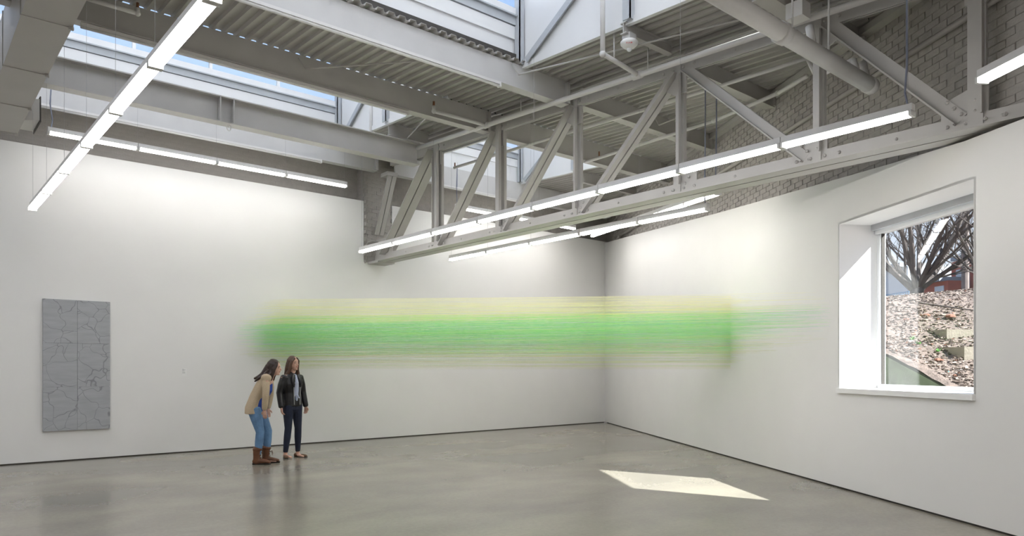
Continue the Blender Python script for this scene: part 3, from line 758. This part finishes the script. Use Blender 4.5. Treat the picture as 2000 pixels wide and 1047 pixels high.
for i in range(NT):
    r = rr.random()**1.7; rl = .5*r + .5*rr.random()
    gl = max(.25, (1 - .92*rl**2.6))**.5; gr = max(.2, 1 - .5*r**1.5)
    h = rr.uniform(-1, 1) if rr.random() < .45 else max(-1, min(1, rr.gauss(-.04, .36)))
    zl = 2.145 + h*.68*gl; zr = 2.085 + h*.62*gr + .09*r**2
    xl = 5.95 - 1.25*rl + rr.uniform(-.04, .04)
    sr = 7.72 + 2.95*(r**2.6) + rr.uniform(0, .03)
    a = V((xl, YL-.001, zl)); b_ = rw(sr, zr, .001)
    k_ = pick((h+1)/2)
    for j_ in range(36): TB[k_].tube(a.lerp(b_, j_/36), a.lerp(b_, (j_+1)/36),   .00055, 3, caps=False)
for k, q in TB.items():
    o = q.build(k + '_threads', TM[k], th); o['kind'] = 'stuff'; o['label'] = k.replace('_', ' ') + ' threads'

# ------------------------------------------------------------------ outside the window
def gz(s, w_):
    lin = 1.23 + .365*(10.45 - s) + .10*(w_-2)
    cap = 2.86 + .095*(w_-4) + .03*math.sin(s*1.3)
    k = .25; h = max(k - abs(lin-cap), 0)/k
    return min(lin, cap) - h*h*k*.25
b = MB(); NS, NW = 110, 70; vs = []; fs = []
for j in range(NW):
    w_ = 1.85 + 14*(j/(NW-1))**1.6
    for i in range(NS):
        s = 12.6 - 22*(i/(NS-1))**1.35
        z = gz(s, w_) + .045*noise.noise(V((s*2.2, w_*2.2, 0))) + .02*noise.noise(V((s*9, w_*9, 3)))
        vs.append(rw(s, z, w_))
for j in range(NW-1):
    for i in range(NS-1): fs.append((j*NS+i, j*NS+i+1, (j+1)*NS+i+1, (j+1)*NS+i))
b.add(vs, fs); o = b.build('ground', 'mulch'); struct(o)
b = MB(); b.add([rw(40, -.02, .7), rw(-60, -.02, .7), rw(-60, -.02, 80), rw(40, -.02, 80)], [(0, 1, 2, 3)]); struct(b.build('yard', 'mulch'))
# retaining wall: its mossy face is turned to the building
pts = []
for i in range(24):
    s = 12.4 - 10.0*i/23; pts.append((s, gz(s, 1.86) - .05 + .015*noise.noise(V((s*6, 0, 0)))))
b = MB(); b.prism([rw(12.4, -.1, 1.86), rw(2.4, -.1, 1.86)] + [rw(s, z, 1.86) for s, z in reversed(pts)], RN*.16)
struct(b.build('wall_garden', 'moss'))
# chips and rubble
chips = {'chip_l': MB(), 'chip_d': MB(), 'chip_r': MB()}
rr = random.Random(5)
for i in range(9000):
    w_ = 2.02 + 5.5*rr.random()**1.5; s = rr.uniform(10.7, 3.0) - .9*(w_-2)
    z = gz(s, w_) + .02; k = 'chip_l' if rr.random() < .38 else ('chip_d' if rr.random() < .95 else 'chip_r')
    sz = rr.uniform(.006, .019)*(1.7 if rr.random() < .05 else 1)
    m3 = Matrix.Rotation(rr.uniform(0, 6.3), 3, 'Z') @ Matrix.Rotation(rr.uniform(-.7, .7), 3, 'X')
    chips[k].obox(rw(s, z, w_), m3 @ V((sz*1.5, 0, 0)), m3 @ V((0, sz*.8, 0)), m3 @ V((0, 0, sz*.4)))
for k, q in chips.items():
    o = q.build('wood_chips' if k != 'chip_r' else 'rubble', k); o['kind'] = 'stuff'
    tag(o, {'chip_l': 'pale wood chips scattered on the slope outside the window', 'chip_d': 'dark bark chips scattered on the slope outside the window', 'chip_r': 'red brick crumbs scattered on the slope outside the window'}[k], 'wood chips' if k != 'chip_r' else 'rubble')
# stepped concrete kerb on the slope
def kerb(label, s0, s1, w0, w1, z0, z1):
    b = MB(); b.prism([rw(s0, z0, w0), rw(s1, z0, w0), rw(s1, z1, w0), rw(s0, z1, w0)], RN*(w1-w0)); return tag(b.build('concrete_block', 'conc'), label, 'block')
kerb('upper concrete kerb block on the slope outside the window', 7.3, 8.80, 3.1, 4.9, 1.45, 2.10)
kerb('lower stepped concrete kerb block at the right on the slope outside', 8.81, 9.62, 2.72, 4.2, 1.2, 1.80)
b = MB(); b.prism([rw(8.40, 1.70, 2.78), rw(8.79, 1.60, 2.78), rw(8.79, 1.86, 2.78), rw(8.55, 1.94, 2.78), rw(8.40, 1.86, 2.78)], RN*.25)
tag(b.build('broken_concrete', 'conc'), 'broken slab of concrete leaning by the kerb outside', 'rubble')
def stone(label, s, w_, r, m, sc):
    b = MB(); b.ball((0, 0, 0), r, 7, 5, sc)
    for i, v in enumerate(b.v): f = 1 + .25*noise.noise(V(v)*20 + V((s, 0, 0))); b.v[i] = (v[0]*f, v[1]*f, v[2]*f)
    p = rw(s, gz(s, w_)+r*sc[2]*.5, w_); b.v = [tuple(V(v)+p) for v in b.v]
    return tag(b.build('stone' if m != 'teal' else 'plastic_scrap', m), label, 'stone' if m != 'teal' else 'litter')
stone('long red brick fragment lying above the kerb outside', 7.9, 3.9, .09, 'chip_r', (1.5, .9, .5))
stone('smaller red brick fragment above the kerb outside, left of the other', 7.7, 3.6, .06, 'chip_r', (1.4, .9, .5))
stone('red brick fragment lying below the kerb outside', 9.55, 2.35, .055, 'chip_r', (1.6, .9, .5))
stone('small teal scrap lying low on the slope outside', 9.95, 2.18, .022, 'teal', (1.3, 1, .6))
stone('pale stone lying low on the slope outside', 9.9, 2.5, .045, 'chip_l', (1.6, 1, .6))
b = MB(); b.tube(rw(7.1, gz(7.1, 3.9)+.04, 3.9), rw(8.0, gz(8.0, 4.6)+.05, 4.6), .022, 6, .012); tag(b.build('fallen_stick', 'bark'), 'fallen dark stick on the mulch slope outside', 'stick')
for k, (s, w_) in enumerate(((8.75, 2.55), (8.95, 2.5), (9.3, 2.55))):
    b = MB(); p = rw(s, gz(s, w_)+.02, w_)
    for i in range(9):
        a = rr.uniform(0, 6.3); u = V((math.cos(a), math.sin(a), rr.uniform(.5, 1.3))).normalized(); sd = u.cross(V((0,0,1))).normalized()*.016; L = rr.uniform(.05, .10)
        b.prism([p, p+u*L*.5+sd, p+u*L, p+u*L*.5-sd], V((0, 0, .003)))
    tag(b.build('weed', 'leaf'), ('green weed growing at the foot of the kerb, leftmost', 'green weed growing at the foot of the kerb, middle one', 'green weed growing at the foot of the kerb, rightmost')[k], 'weed', 'weeds at the kerb')
# bare trees
def tree(label, s, w_, r0, h0, n_main, spread, depth, seed, length):
    rr = random.Random(seed); base = rw(s, gz(s, w_)-.15, w_)
    root = empty('bare_tree', tuple(base), label, 'tree', 'bare trees on the slope')
    tr = MB(); br = MB(); tw = MB()
    top = base + V((0, 0, h0)); tr.tube(base, top, r0*1.15, 10, r0); tr.ball(top, r0, 10, 6)
    def grow(mb, p, d, L, r, lev):
        n = 4; q = p
        for i in range(n):
            d2 = (d + V((rr.uniform(-1, 1), rr.uniform(-1, 1), rr.uniform(-.6, 1)))*.14).normalized()
            e = q + d2*L/n; ra = r*(1-.42*i/n); rb = r*(1-.42*(i+1)/n)
            (br if lev < 2 else tw).tube(q, e, ra, 6 if lev < 2 else 4, rb, caps=False); d = d2; q = e
            if lev < depth:
                for _ in range(1 if lev < 2 else rr.randint(1, 2)):
                    ax = V((rr.uniform(-1, 1), rr.uniform(-1, 1), rr.uniform(-.2, .6))).normalized()
                    nd = (d + ax*rr.uniform(.45, .8)).normalized()
                    grow(mb, q, nd, L*rr.uniform(.45, .68), rb*rr.uniform(.42, .6), lev+1)
    for i in range(n_main):
        a = 2*math.pi*(i+rr.uniform(-.25, .25))/n_main; t = spread*rr.uniform(.55, 1.15)
        d = V((math.cos(a)*t, math.sin(a)*t, 1)).normalized()
        grow(br, top - V((0,0,rr.uniform(0, h0*.35))), d, length*rr.uniform(.8, 1.15), r0*rr.uniform(.34, .55), 0)
    tr.build('trunk', 'bark', root, True); br.build('branches', 'bark', root); o = tw.build('twigs', 'bark', root); o['kind'] = 'stuff'
tree('large bare tree with a thick forked trunk outside the window', 1.25, 8.3, .17, .50, 13, 1.0, 3, 4, 2.6)
tree('smaller bare many-stemmed tree at the right outside the window', 2.35, 9.6, .09, .22, 12, .8, 3, 9, 2.5)
# far buildings, railing, pole
def far(name, label, cat, m, s0, s1, w_, z0, z1, dp, extra=None):
    r = empty(name, tuple(rw((s0+s1)/2, 0, w_)), label, cat)
    q = MB(); q.prism([rw(s0, z0, w_), rw(s1, z0, w_), rw(s1, z1, w_), rw(s0, z1, w_)], RN*dp); q.build('facade', m, r)
    q = MB(); q.prism([rw(s0+.3, z1, w_-.3), rw(s1-.3, z1, w_-.3), rw(s1-.3, z1+.25, w_-.3), rw(s0+.3, z1+.25, w_-.3)], RN*(dp+.6)); q.build('roof', 'roofgrey', r)
    if extra: extra(r)
    return r
def wins(lst, w_):
    def f(r):
        for s0, s1, z0, z1 in lst:
            q = MB(); q.prism([rw(s0, z0, w_-.04), rw(s1, z0, w_-.04), rw(s1, z1, w_-.04), rw(s0, z1, w_-.04)], RN*.1); q.build('window', 'greywall', r)
    return f
far('brick_building', 'low red brick building behind the trees outside', 'building', 'redbrick', -19.3, -17.0, 24, 0, 6.35, 1.1, wins([(-18.0, -17.3, 5.2, 6.1)], 24))
far('brick_house', 'taller red brick building at the right behind the trees', 'building', 'redbrick', -18.6, -13.0, 25.5, 0, 7.6, 6, wins([(-18.2, -17.2, 6.0, 7.1), (-16.4, -15.4, 6.0, 7.1)], 25.5))
far('pale_building', 'pale grey building at the left behind the large tree', 'building', 'greywall', -28.5, -19.6, 23.5, 0, 7.5, 6)
fn = empty('railing', tuple(rw(-8.4, 3.0, 14)), 'blue metal railing at the left behind the slope outside', 'fence')
for i in range(26):
    s = -10.0 + i*.13; q = MB(); q.tube(rw(s, 2.9, 14), rw(s, 4.5, 14), .015, 5); q.build('baluster', 'bluefence', fn)
for z in (3.4, 4.5):
    q = MB(); q.tube(rw(-10.1, z, 14), rw(-6.7, z, 14), .025, 6); q.build('rail', 'bluefence', fn)
b = MB(); b.tube(rw(-8.0, 0, 17.5), rw(-8.0, 13, 17.5), .16, 10, .13); tag(b.build('utility_pole', 'pole'), 'wooden utility pole standing behind the trees at the right', 'pole')

# ------------------------------------------------------------------ the two visitors
def remesh(name, mb, voxel, m, parent, smooth=4, push=0.0):
    me = mb.mesh(name); o = bpy.data.objects.new(name, me); COL.objects.link(o)
    md = o.modifiers.new('r', 'REMESH'); md.mode = 'VOXEL'; md.voxel_size = voxel
    if smooth: sm = o.modifiers.new('s', 'SMOOTH'); sm.iterations = smooth; sm.factor = .5
    dg = bpy.context.evaluated_depsgraph_get(); ev = o.evaluated_get(dg)
    m2 = bpy.data.meshes.new_from_object(ev); bpy.data.objects.remove(o); bpy.data.meshes.remove(me)
    m2.name = name; m2.materials.clear(); m2.materials.append(M[m])
    for p in m2.polygons: p.use_smooth = True
    r = bpy.data.objects.new(name, m2); COL.objects.link(r); r.parent = parent
    return r

def hand(mb, w, d, palm_n, s=1.0, curl=.5):
    """w wrist, d pointing direction, palm_n palm normal; palm, four unequal bent fingers and a thumb from the side"""
    w = V(w); d = V(d).normalized(); n = (V(palm_n) - d*V(palm_n).dot(d)).normalized(); sd = d.cross(n)
    mb.loft([w - d*.02*s, w + d*.03*s, w + d*.075*s], [(.022*s, .015*s), (.036*s, .016*s), (.038*s, .014*s)], sd, 10)
    for k, L in enumerate((.062, .072, .068, .052)):
        b0 = w + d*.078*s + sd*(-.029 + .0195*k)*s
        p1 = b0 + (d*math.cos(curl*.5) + n*math.sin(curl*.5))*L*.5*s; p2 = p1 + (d*math.cos(curl*1.4) + n*math.sin(curl*1.4))*L*.5*s
        mb.loft([b0 - d*.012*s, p1, p2], [(.0095*s,)*2, (.0088*s,)*2, (.0072*s,)*2], sd, 8)
    b0 = w + d*.025*s - sd*.03*s
    p1 = b0 + (d*.7 - sd*.6 + n*.25).normalized()*.035*s; p2 = p1 + (d*.95 - sd*.1 + n*.35).normalized()*.03*s
    mb.loft([b0 + sd*.01*s, p1, p2], [(.012*s,)*2, (.0105*s,)*2, (.008*s,)*2], n, 8)

def head(mb, c, f, up, sd, s=1.0):
    c = V(c)
    def P(a, b, z): return c + f*a*s + sd*b*s + up*z*s
    mb.loft([P(-.015, 0, -.05), P(-.012, 0, .0), P(-.012, 0, .05), P(-.014, 0, .085)], [(.066*s, .082*s), (.073*s, .094*s), (.072*s, .094*s), (.055*s, .070*s)], sd, 16)
    mb.loft([P(.03, 0, -.105), P(.032, 0, -.06), P(.034, 0, -.01), P(.03, 0, .04)], [(.026*s, .036*s), (.046*s, .048*s), (.056*s, .052*s), (.060*s, .052*s)], sd, 14)
    mb.loft([P(.078, 0, .02), P(.096, 0, -.012), P(.104, 0, -.030)], [(.008*s, .008*s), (.010*s, .012*s), (.014*s, .012*s)], sd, 8)
    mb.loft([P(.082, 0, -.036), P(.086, 0, -.050), P(.084, 0, -.066)], [(.018*s, .008*s), (.023*s, .009*s), (.018*s, .009*s)], sd, 8)
    mb.ball(P(.07, 0, -.095), .021*s, 8, 6); 
    for k in (-1, 1):
        mb.loft([P(-.01, .073*k, -.03), P(-.012, .078*k, .0), P(-.016, .076*k, .02)], [(.006*s, .012*s), (.007*s, .017*s), (.006*s, .014*s)], sd, 8)

def face(parent, c, f, up, sd, s=1.0):
    c = V(c)
    def P(a, b, z): return c + f*a*s + sd*b*s + up*z*s
    for k in (-1, 1):
        q = MB(); q.loft([P(.073, (.022)*k, .004), P(.070, .040*k, .004)], [(.006*s, .006*s)]*2, up, 8); q.build('eye', 'eye', None, True).parent = parent
        q = MB(); q.loft([P(.082, .016*k, .022), P(.079, .032*k, .026), P(.068, .048*k, .020)], [(.004*s, .003*s)]*3, up, 6); q.build('eyebrow', 'hair1', None, True).parent = parent
    q = MB(); q.loft([P(.086, -.018, -.056), P(.094, 0, -.054), P(.086, .018, -.056)], [(.005*s, .004*s), (.006*s, .0045*s), (.005*s, .004*s)], up, 8); q.build('lips', 'lip', None, True).parent = parent

def visitor(label, pos, ang_from_rt):
    o = bpy.data.objects.new('person', None); COL.objects.link(o); o.empty_display_size = .1
    f = (RT*math.cos(ang_from_rt) - FW*math.sin(ang_from_rt)).normalized()
    o.location = pos; o.rotation_euler = (0, 0, math.atan2(f.y, f.x)); tag(o, label, 'person'); return o
UP = V((0, 0, 1)); FX = V((1, 0, 0)); LY = V((0, 1, 0))       # local: x forward, y left

# --- woman leaning forward, cream cardigan
A = visitor('woman in a cream cardigan, light jeans and brown boots leaning forward', (4.35, 11.03, 0), -.12)
bd = MB()
hc = V((.165, 0, 1.495)); hf = V((.97, 0, -.10)).normalized(); hu = V((.10, 0, .97)).normalized()
head(bd, hc, hf, hu, LY, .98)
bd.loft([(.075, 0, 1.30), (.11, 0, 1.37), (.15, 0, 1.45)], [(.06, .06), (.048, .05), (.046, .052)], LY)
bd.loft([(-.11, 0, .84), (-.11, 0, .93), (-.06, 0, 1.06), (.02, 0, 1.20), (.075, 0, 1.31)], [(.145, .10), (.155, .11), (.115, .085), (.135, .095), (.13, .07)], LY, 16)
legs = [((-.12, -.085, .86), (-.035, -.085, .48), (-.075, -.085, .10)), ((-.10, .085, .86), (.045, .085, .48), (.02, .09, .10))]
for h_, k_, a_ in legs:
    bd.loft([h_, V(h_).lerp(V(k_), .5), k_, V(k_).lerp(V(a_), .35), a_, V(a_) - V((0, 0, .06))], [(.088, .095), (.070, .078), (.052, .055), (.050, .056), (.034, .038), (.032, .036)], LY)
    bd.loft([V(a_) + V((-.03, 0, -.06)), V(a_) + V((.07, 0, -.065)), V(a_) + V((.15, 0, -.075))], [(.032, .03), (.038, .026), (.03, .016)], LY)
armR = [(.075, -.165, 1.315), (.075, -.215, 1.06), (.045, -.170, .845)]; armL = [(.07, .165, 1.315), (.055, .215, 1.06), (.03, .17, .85)]
for arm, sg in ((armR, -1), (armL, 1)):
    bd.loft([arm[0], V(arm[0]).lerp(V(arm[1]), .6), arm[1], V(arm[1]).lerp(V(arm[2]), .45), arm[2]], [(.045, .045), (.038, .038), (.033, .033), (.032, .032), (.021, .025)], LY)
    bd.loft([(.06, .05*sg, 1.30), arm[0]], [(.06, .055), (.046, .046)], FX)
    hand(bd, arm[2], (.05, -.12*sg, -1), (.3, -1*sg, 0), .98, .35)
remesh('body', bd, .0058, 'skin', A, 2)
face(A, hc, hf, hu, LY, .98)
hr = MB()
def HP(a, b, z): return hc + hf*a + LY*b + hu*z
hr.loft([HP(-.045, 0, -.06), HP(-.04, 0, .0), HP(-.025, 0, .055), HP(-.02, 0, .100)], [(.082, .078), (.090, .092), (.088, .096), (.060, .070)], LY, 16)
for k in (-1, 1):
    hr.loft([HP(.035, .045*k, .085), HP(.035, .072*k, .04), HP(.005, .083*k, -.02), HP(-.01, .080*k, -.10), HP(-.02, .075*k, -.20)], [(.022, .03), (.026, .016), (.035, .018), (.034, .018), (.018, .012)], FX, 10)
hr.loft([HP(-.09, 0, .02), HP(-.12, 0, -.06), HP(-.165, 0, -.13), HP(-.225, 0, -.175), HP(-.285, 0, -.20)], [(.075, .05), (.082, .055), (.078, .045), (.060, .035), (.03, .018)], LY, 12)
hr.loft([HP(-.08, -.05, -.05), HP(-.13, -.08, -.14), HP(-.20, -.09, -.19), HP(-.26, -.07, -.24)], [(.04, .03), (.04, .03), (.03, .025), (.014, .012)], LY, 10)
hr.loft([HP(-.03, -.06, -.06), HP(-.07, -.10, -.15), HP(-.11, -.10, -.22)], [(.035, .03), (.03, .025), (.012, .012)], LY, 10)
remesh('hair', hr, .006, 'hair1', A, 2)
cd = MB()
cd.loft([(-.150, 0, .785), (-.15, 0, .86), (-.10, 0, 1.02), (-.02, 0, 1.18), (.04, 0, 1.30), (.07, 0, 1.36)], [(.195, .130), (.190, .128), (.160, .115), (.165, .118), (.150, .10), (.085, .06)], LY, 20, .1)
for arm, sg in ((armR, -1), (armL, 1)):
    cd.loft([V(arm[0]) + V((-.02, -.03*sg, .0)), V(arm[0]).lerp(V(arm[1]), .5), arm[1], V(arm[1]).lerp(V(arm[2]), .55), V(arm[1]).lerp(V(arm[2]), .92)], [(.068, .066), (.060, .058), (.055, .053), (.050, .048), (.040, .040)], LY)
for sg in (-1, 1): cd.loft([(.045, .04*sg, 1.325), (.06, .10*sg, 1.335), V((armR if sg < 0 else armL)[0]) + V((0, .012*sg, .012))], [(.078, .07), (.082, .068), (.072, .066)], FX)
ca = remesh('cardigan', cd, .008, 'knit', A, 2)
tp_ = MB(); tp_.loft([(-.10, 0, .86), (-.07, 0, .95), (-.040, 0, 1.06), (.035, 0, 1.18), (.07, 0, 1.25)], [(.150, .125), (.140, .120), (.120, .112), (.115, .110), (.09, .07)], LY, 16)
remesh('blue_top', tp_, .008, 'blue', A, 2)
jn = MB()
jn.loft([(-.125, 0, .80), (-.12, 0, .88), (-.10, 0, .96)], [(.165, .120), (.160, .118), (.135, .10)], LY, 16)
for h_, k_, a_ in legs:
    jn.loft([h_, V(h_).lerp(V(k_), .45), V(k_) + V((0, 0, .02)), V(k_).lerp(V(a_), .35), V(k_).lerp(V(a_), .85)], [(.096, .112), (.080, .090), (.062, .066), (.060, .066), (.045, .048)], LY)
remesh('jeans', jn, .008, 'denim_l', A, 2)
def boot(parent, a_, yaw):
    a_ = V(a_); c, s_ = math.cos(yaw), math.sin(yaw); fd = V((c, s_, 0)); sd = V((-s_, c, 0)); b0 = V((a_.x, a_.y, 0))
    q = MB(); q.loft([b0 - fd*.01 + UP*.03, b0 - fd*.01 + UP*.12, b0 - fd*.005 + UP*.20, b0 + fd*.0 + UP*.25], [(.050, .058), (.050, .054), (.058, .064), (.060, .066)], sd, 14)
    q.loft([b0 - fd*.055 + UP*.045, b0 + fd*.03 + UP*.055, b0 + fd*.11 + UP*.048, b0 + fd*.185 + UP*.036], [(.040, .036), (.044, .048), (.046, .034), (.036, .022)], sd, 12)
    bo = remesh('boot', q, .007, 'boot', parent, 2)
    q = MB(); q.loft([b0 - fd*.07 + UP*.012, b0 + fd*.05 + UP*.012, b0 + fd*.13 + UP*.012, b0 + fd*.20 + UP*.012], [(.036, .012), (.040, .012), (.046, .012), (.032, .012)], sd, 12); q.build('sole', 'sole', None).parent = bo
    q = MB()
    for k in range(4):
        z = .10 + .035*k; p = b0 + fd*(.055 - .006*k)
        q.tube(p - sd*.022 + UP*z, p + sd*.022 + UP*(z+.015), .004, 5); q.tube(p + sd*.022 + UP*z, p - sd*.022 + UP*(z+.015), .004, 5)
    q.poly([b0 + fd*.05 + UP*.18, b0 + fd*.085 + sd*.02 + UP*.19, b0 + fd*.10 + UP*.14], .004, 5); q.poly([b0 + fd*.05 + UP*.18, b0 + fd*.085 - sd*.025 + UP*.175, b0 + fd*.095 - sd*.02 + UP*.12], .004, 5)
    q.build('lace', 'lace', None).parent = bo
    q = MB(); q.loft([b0 + UP*.225, b0 + UP*.245], [(.066, .072)]*2, sd, 14); q.build('cuff', 'boot', None).parent = bo
boot(A, legs[0][2], -.05); boot(A, legs[1][2], .10)

# --- woman standing, black jacket
Bp = visitor('woman with long brown hair in a black leather jacket and dark jeans', (5.035, 11.53, 0), .62)
bd = MB()
hc = V((.03, 0, 1.565)); hf = V((1, .10, .02)).normalized(); hu = V((0, 0, 1)); hs = hu.cross(hf)
head(bd, hc, hf, hu, hs, .98)
bd.loft([(-.01, 0, 1.36), (0, 0, 1.42), (.01, 0, 1.52)], [(.065, .06), (.048, .048), (.047, .052)], LY)
bd.loft([(.0, 0, .84), (.0, 0, .93), (.0, 0, 1.05), (.01, 0, 1.20), (-.01, 0, 1.34), (-.01, 0, 1.39)], [(.145, .10), (.155, .105), (.118, .085), (.14, .10), (.155, .075), (.09, .055)], LY, 16)
legs = [((.0, -.085, .86), (.02, -.10, .47), (-.02, -.125, .09)), ((.0, .085, .86), (.05, .075, .47), (.03, .085, .09))]
for h_, k_, a_ in legs:
    bd.loft([h_, V(h_).lerp(V(k_), .5), k_, V(k_).lerp(V(a_), .35), a_, V(a_) - V((0, 0, .055))], [(.085, .09), (.068, .074), (.050, .052), (.048, .054), (.032, .036), (.030, .034)], LY)
    bd.loft([V(a_) + V((-.03, 0, -.055)), V(a_) + V((.07, 0, -.062)), V(a_) + V((.15, 0, -.072))], [(.030, .028), (.036, .022), (.028, .014)], LY)
armR = [(-.01, -.175, 1.335), (-.04, -.225, 1.08), (.02, -.235, .84)]; armL = [(-.01, .175, 1.335), (-.03, .235, 1.08), (.03, .25, .84)]
for arm, sg in ((armR, -1), (armL, 1)):
    bd.loft([arm[0], V(arm[0]).lerp(V(arm[1]), .6), arm[1], V(arm[1]).lerp(V(arm[2]), .45), arm[2]], [(.045, .045), (.038, .038), (.033, .033), (.032, .032), (.021, .025)], LY)
    bd.loft([(-.01, .05*sg, 1.33), arm[0]], [(.055, .05), (.046, .046)], FX)
    hand(bd, arm[2], (.12, -.03*sg, -1), (.35, -1*sg, 0), .98, .8)
remesh('body', bd, .0058, 'skin', Bp, 2)
face(Bp, hc, hf, hu, hs, .98)
hr = MB()
def HP(a, b, z): return hc + hf*a + hs*b + hu*z
hr.loft([HP(-.05, 0, -.08), HP(-.045, 0, .0), HP(-.03, 0, .055), HP(-.022, 0, .098)], [(.080, .066), (.088, .086), (.085, .092), (.058, .068)], hs, 16)
for k in (-1, 1):
    hr.loft([HP(.045, .022*k, .085), HP(.04, .066*k, .045), HP(.012, .080*k, -.02), HP(.0, .082*k, -.10), HP(.015 if k > 0 else -.06, .088*k, -.19), HP(.035 if k > 0 else -.10, .092*k, -.28), HP(.05 if k > 0 else -.12, .090*k, -.37)], [(.022, .024), (.026, .016), (.032, .018), (.036, .022), (.038, .024), (.030, .020), (.012, .010)], hf, 10)
hr.loft([HP(-.085, 0, .02), HP(-.10, 0, -.08), HP(-.105, 0, -.18), HP(-.11, 0, -.27), HP(-.115, 0, -.34)], [(.075, .045), (.090, .048), (.105, .045), (.10, .038), (.07, .02)], hs, 14)
remesh('hair', hr, .006, 'hair2', Bp, 2)
jk = MB()
jk.loft([(-.01, 0, .855), (-.01, 0, .95), (-.01, 0, 1.08), (-.005, 0, 1.22), (-.02, 0, 1.33), (-.02, 0, 1.40)], [(.182, .130), (.178, .128), (.160, .118), (.180, .128), (.185, .10), (.10, .068)], LY, 20, .1)
for arm, sg in ((armR, -1), (armL, 1)):
    jk.loft([V(arm[0]) + V((0, -.03*sg, 0)), V(arm[0]).lerp(V(arm[1]), .5), arm[1], V(arm[1]).lerp(V(arm[2]), .55), V(arm[1]).lerp(V(arm[2]), .95)], [(.072, .070), (.062, .062), (.056, .056), (.052, .050), (.047, .046)], LY)
jo = remesh('jacket', jk, .008, 'leather', Bp, 2)
for sg in (-1, 1):
    q = MB(); q.loft([(.095, .045*sg, 1.38), (.122, .075*sg, 1.28), (.128, .075*sg, 1.18)], [(.030, .008), (.036, .008), (.010, .006)], LY, 8); q.build('lapel', 'leather', None, True).parent = jo
    q = MB(); q.tube((.118, .062*sg, 1.17), (.122, .058*sg, .88), .006, 6); q.build('zip', 'zip', None).parent = jo
q = MB(); q.loft([(.02, .0, .90), (.035, 0, 1.00), (.055, 0, 1.12), (.058, 0, 1.24), (.035, 0, 1.36)], [(.062, .095), (.062, .090), (.062, .080), (.055, .082), (.045, .060)], LY, 14)
q.ball((.125, .0, 1.02), .030, 8, 6); q.loft([(.125, 0, 1.02), (.13, -.03, .97)], [(.018, .012), (.012, .008)], LY, 8); q.loft([(.125, 0, 1.02), (.13, .045, .99)], [(.018, .012), (.012, .008)], LY, 8)
remesh('knotted_shirt', q, .007, 'shirt', Bp, 1)
jn = MB()
jn.loft([(.0, 0, .80), (.0, 0, .88), (.0, 0, .97)], [(.160, .112), (.158, .110), (.130, .095)], LY, 16)
for h_, k_, a_ in legs:
    jn.loft([h_, V(h_).lerp(V(k_), .45), V(k_) + V((0, 0, .02)), V(k_).lerp(V(a_), .35), V(k_).lerp(V(a_), .97)], [(.092, .104), (.076, .084), (.058, .060), (.056, .062), (.040, .042)], LY)
remesh('jeans', jn, .008, 'denim_d', Bp, 2)
for (h_, k_, a_), yaw in zip(legs, (-.55, .25)):
    b0 = V((a_[0], a_[1], 0)); fd = V((math.cos(yaw), math.sin(yaw), 0)); sd = V((-fd.y, fd.x, 0))
    q = MB(); q.loft([b0 - fd*.05 + UP*.034, b0 + fd*.03 + UP*.026, b0 + fd*.10 + UP*.028, b0 + fd*.17 + UP*.024], [(.034, .032), (.036, .024), (.042, .026), (.032, .018)], sd, 12)
    mo = remesh('moccasin', q, .006, 'moc', Bp, 1)
    q = MB(); q.loft([b0 - fd*.055 + UP*.008, b0 + fd*.06 + UP*.008, b0 + fd*.18 + UP*.008], [(.034, .008), (.038, .008), (.032, .008)], sd, 10); q.build('sole', 'sole', None).parent = mo
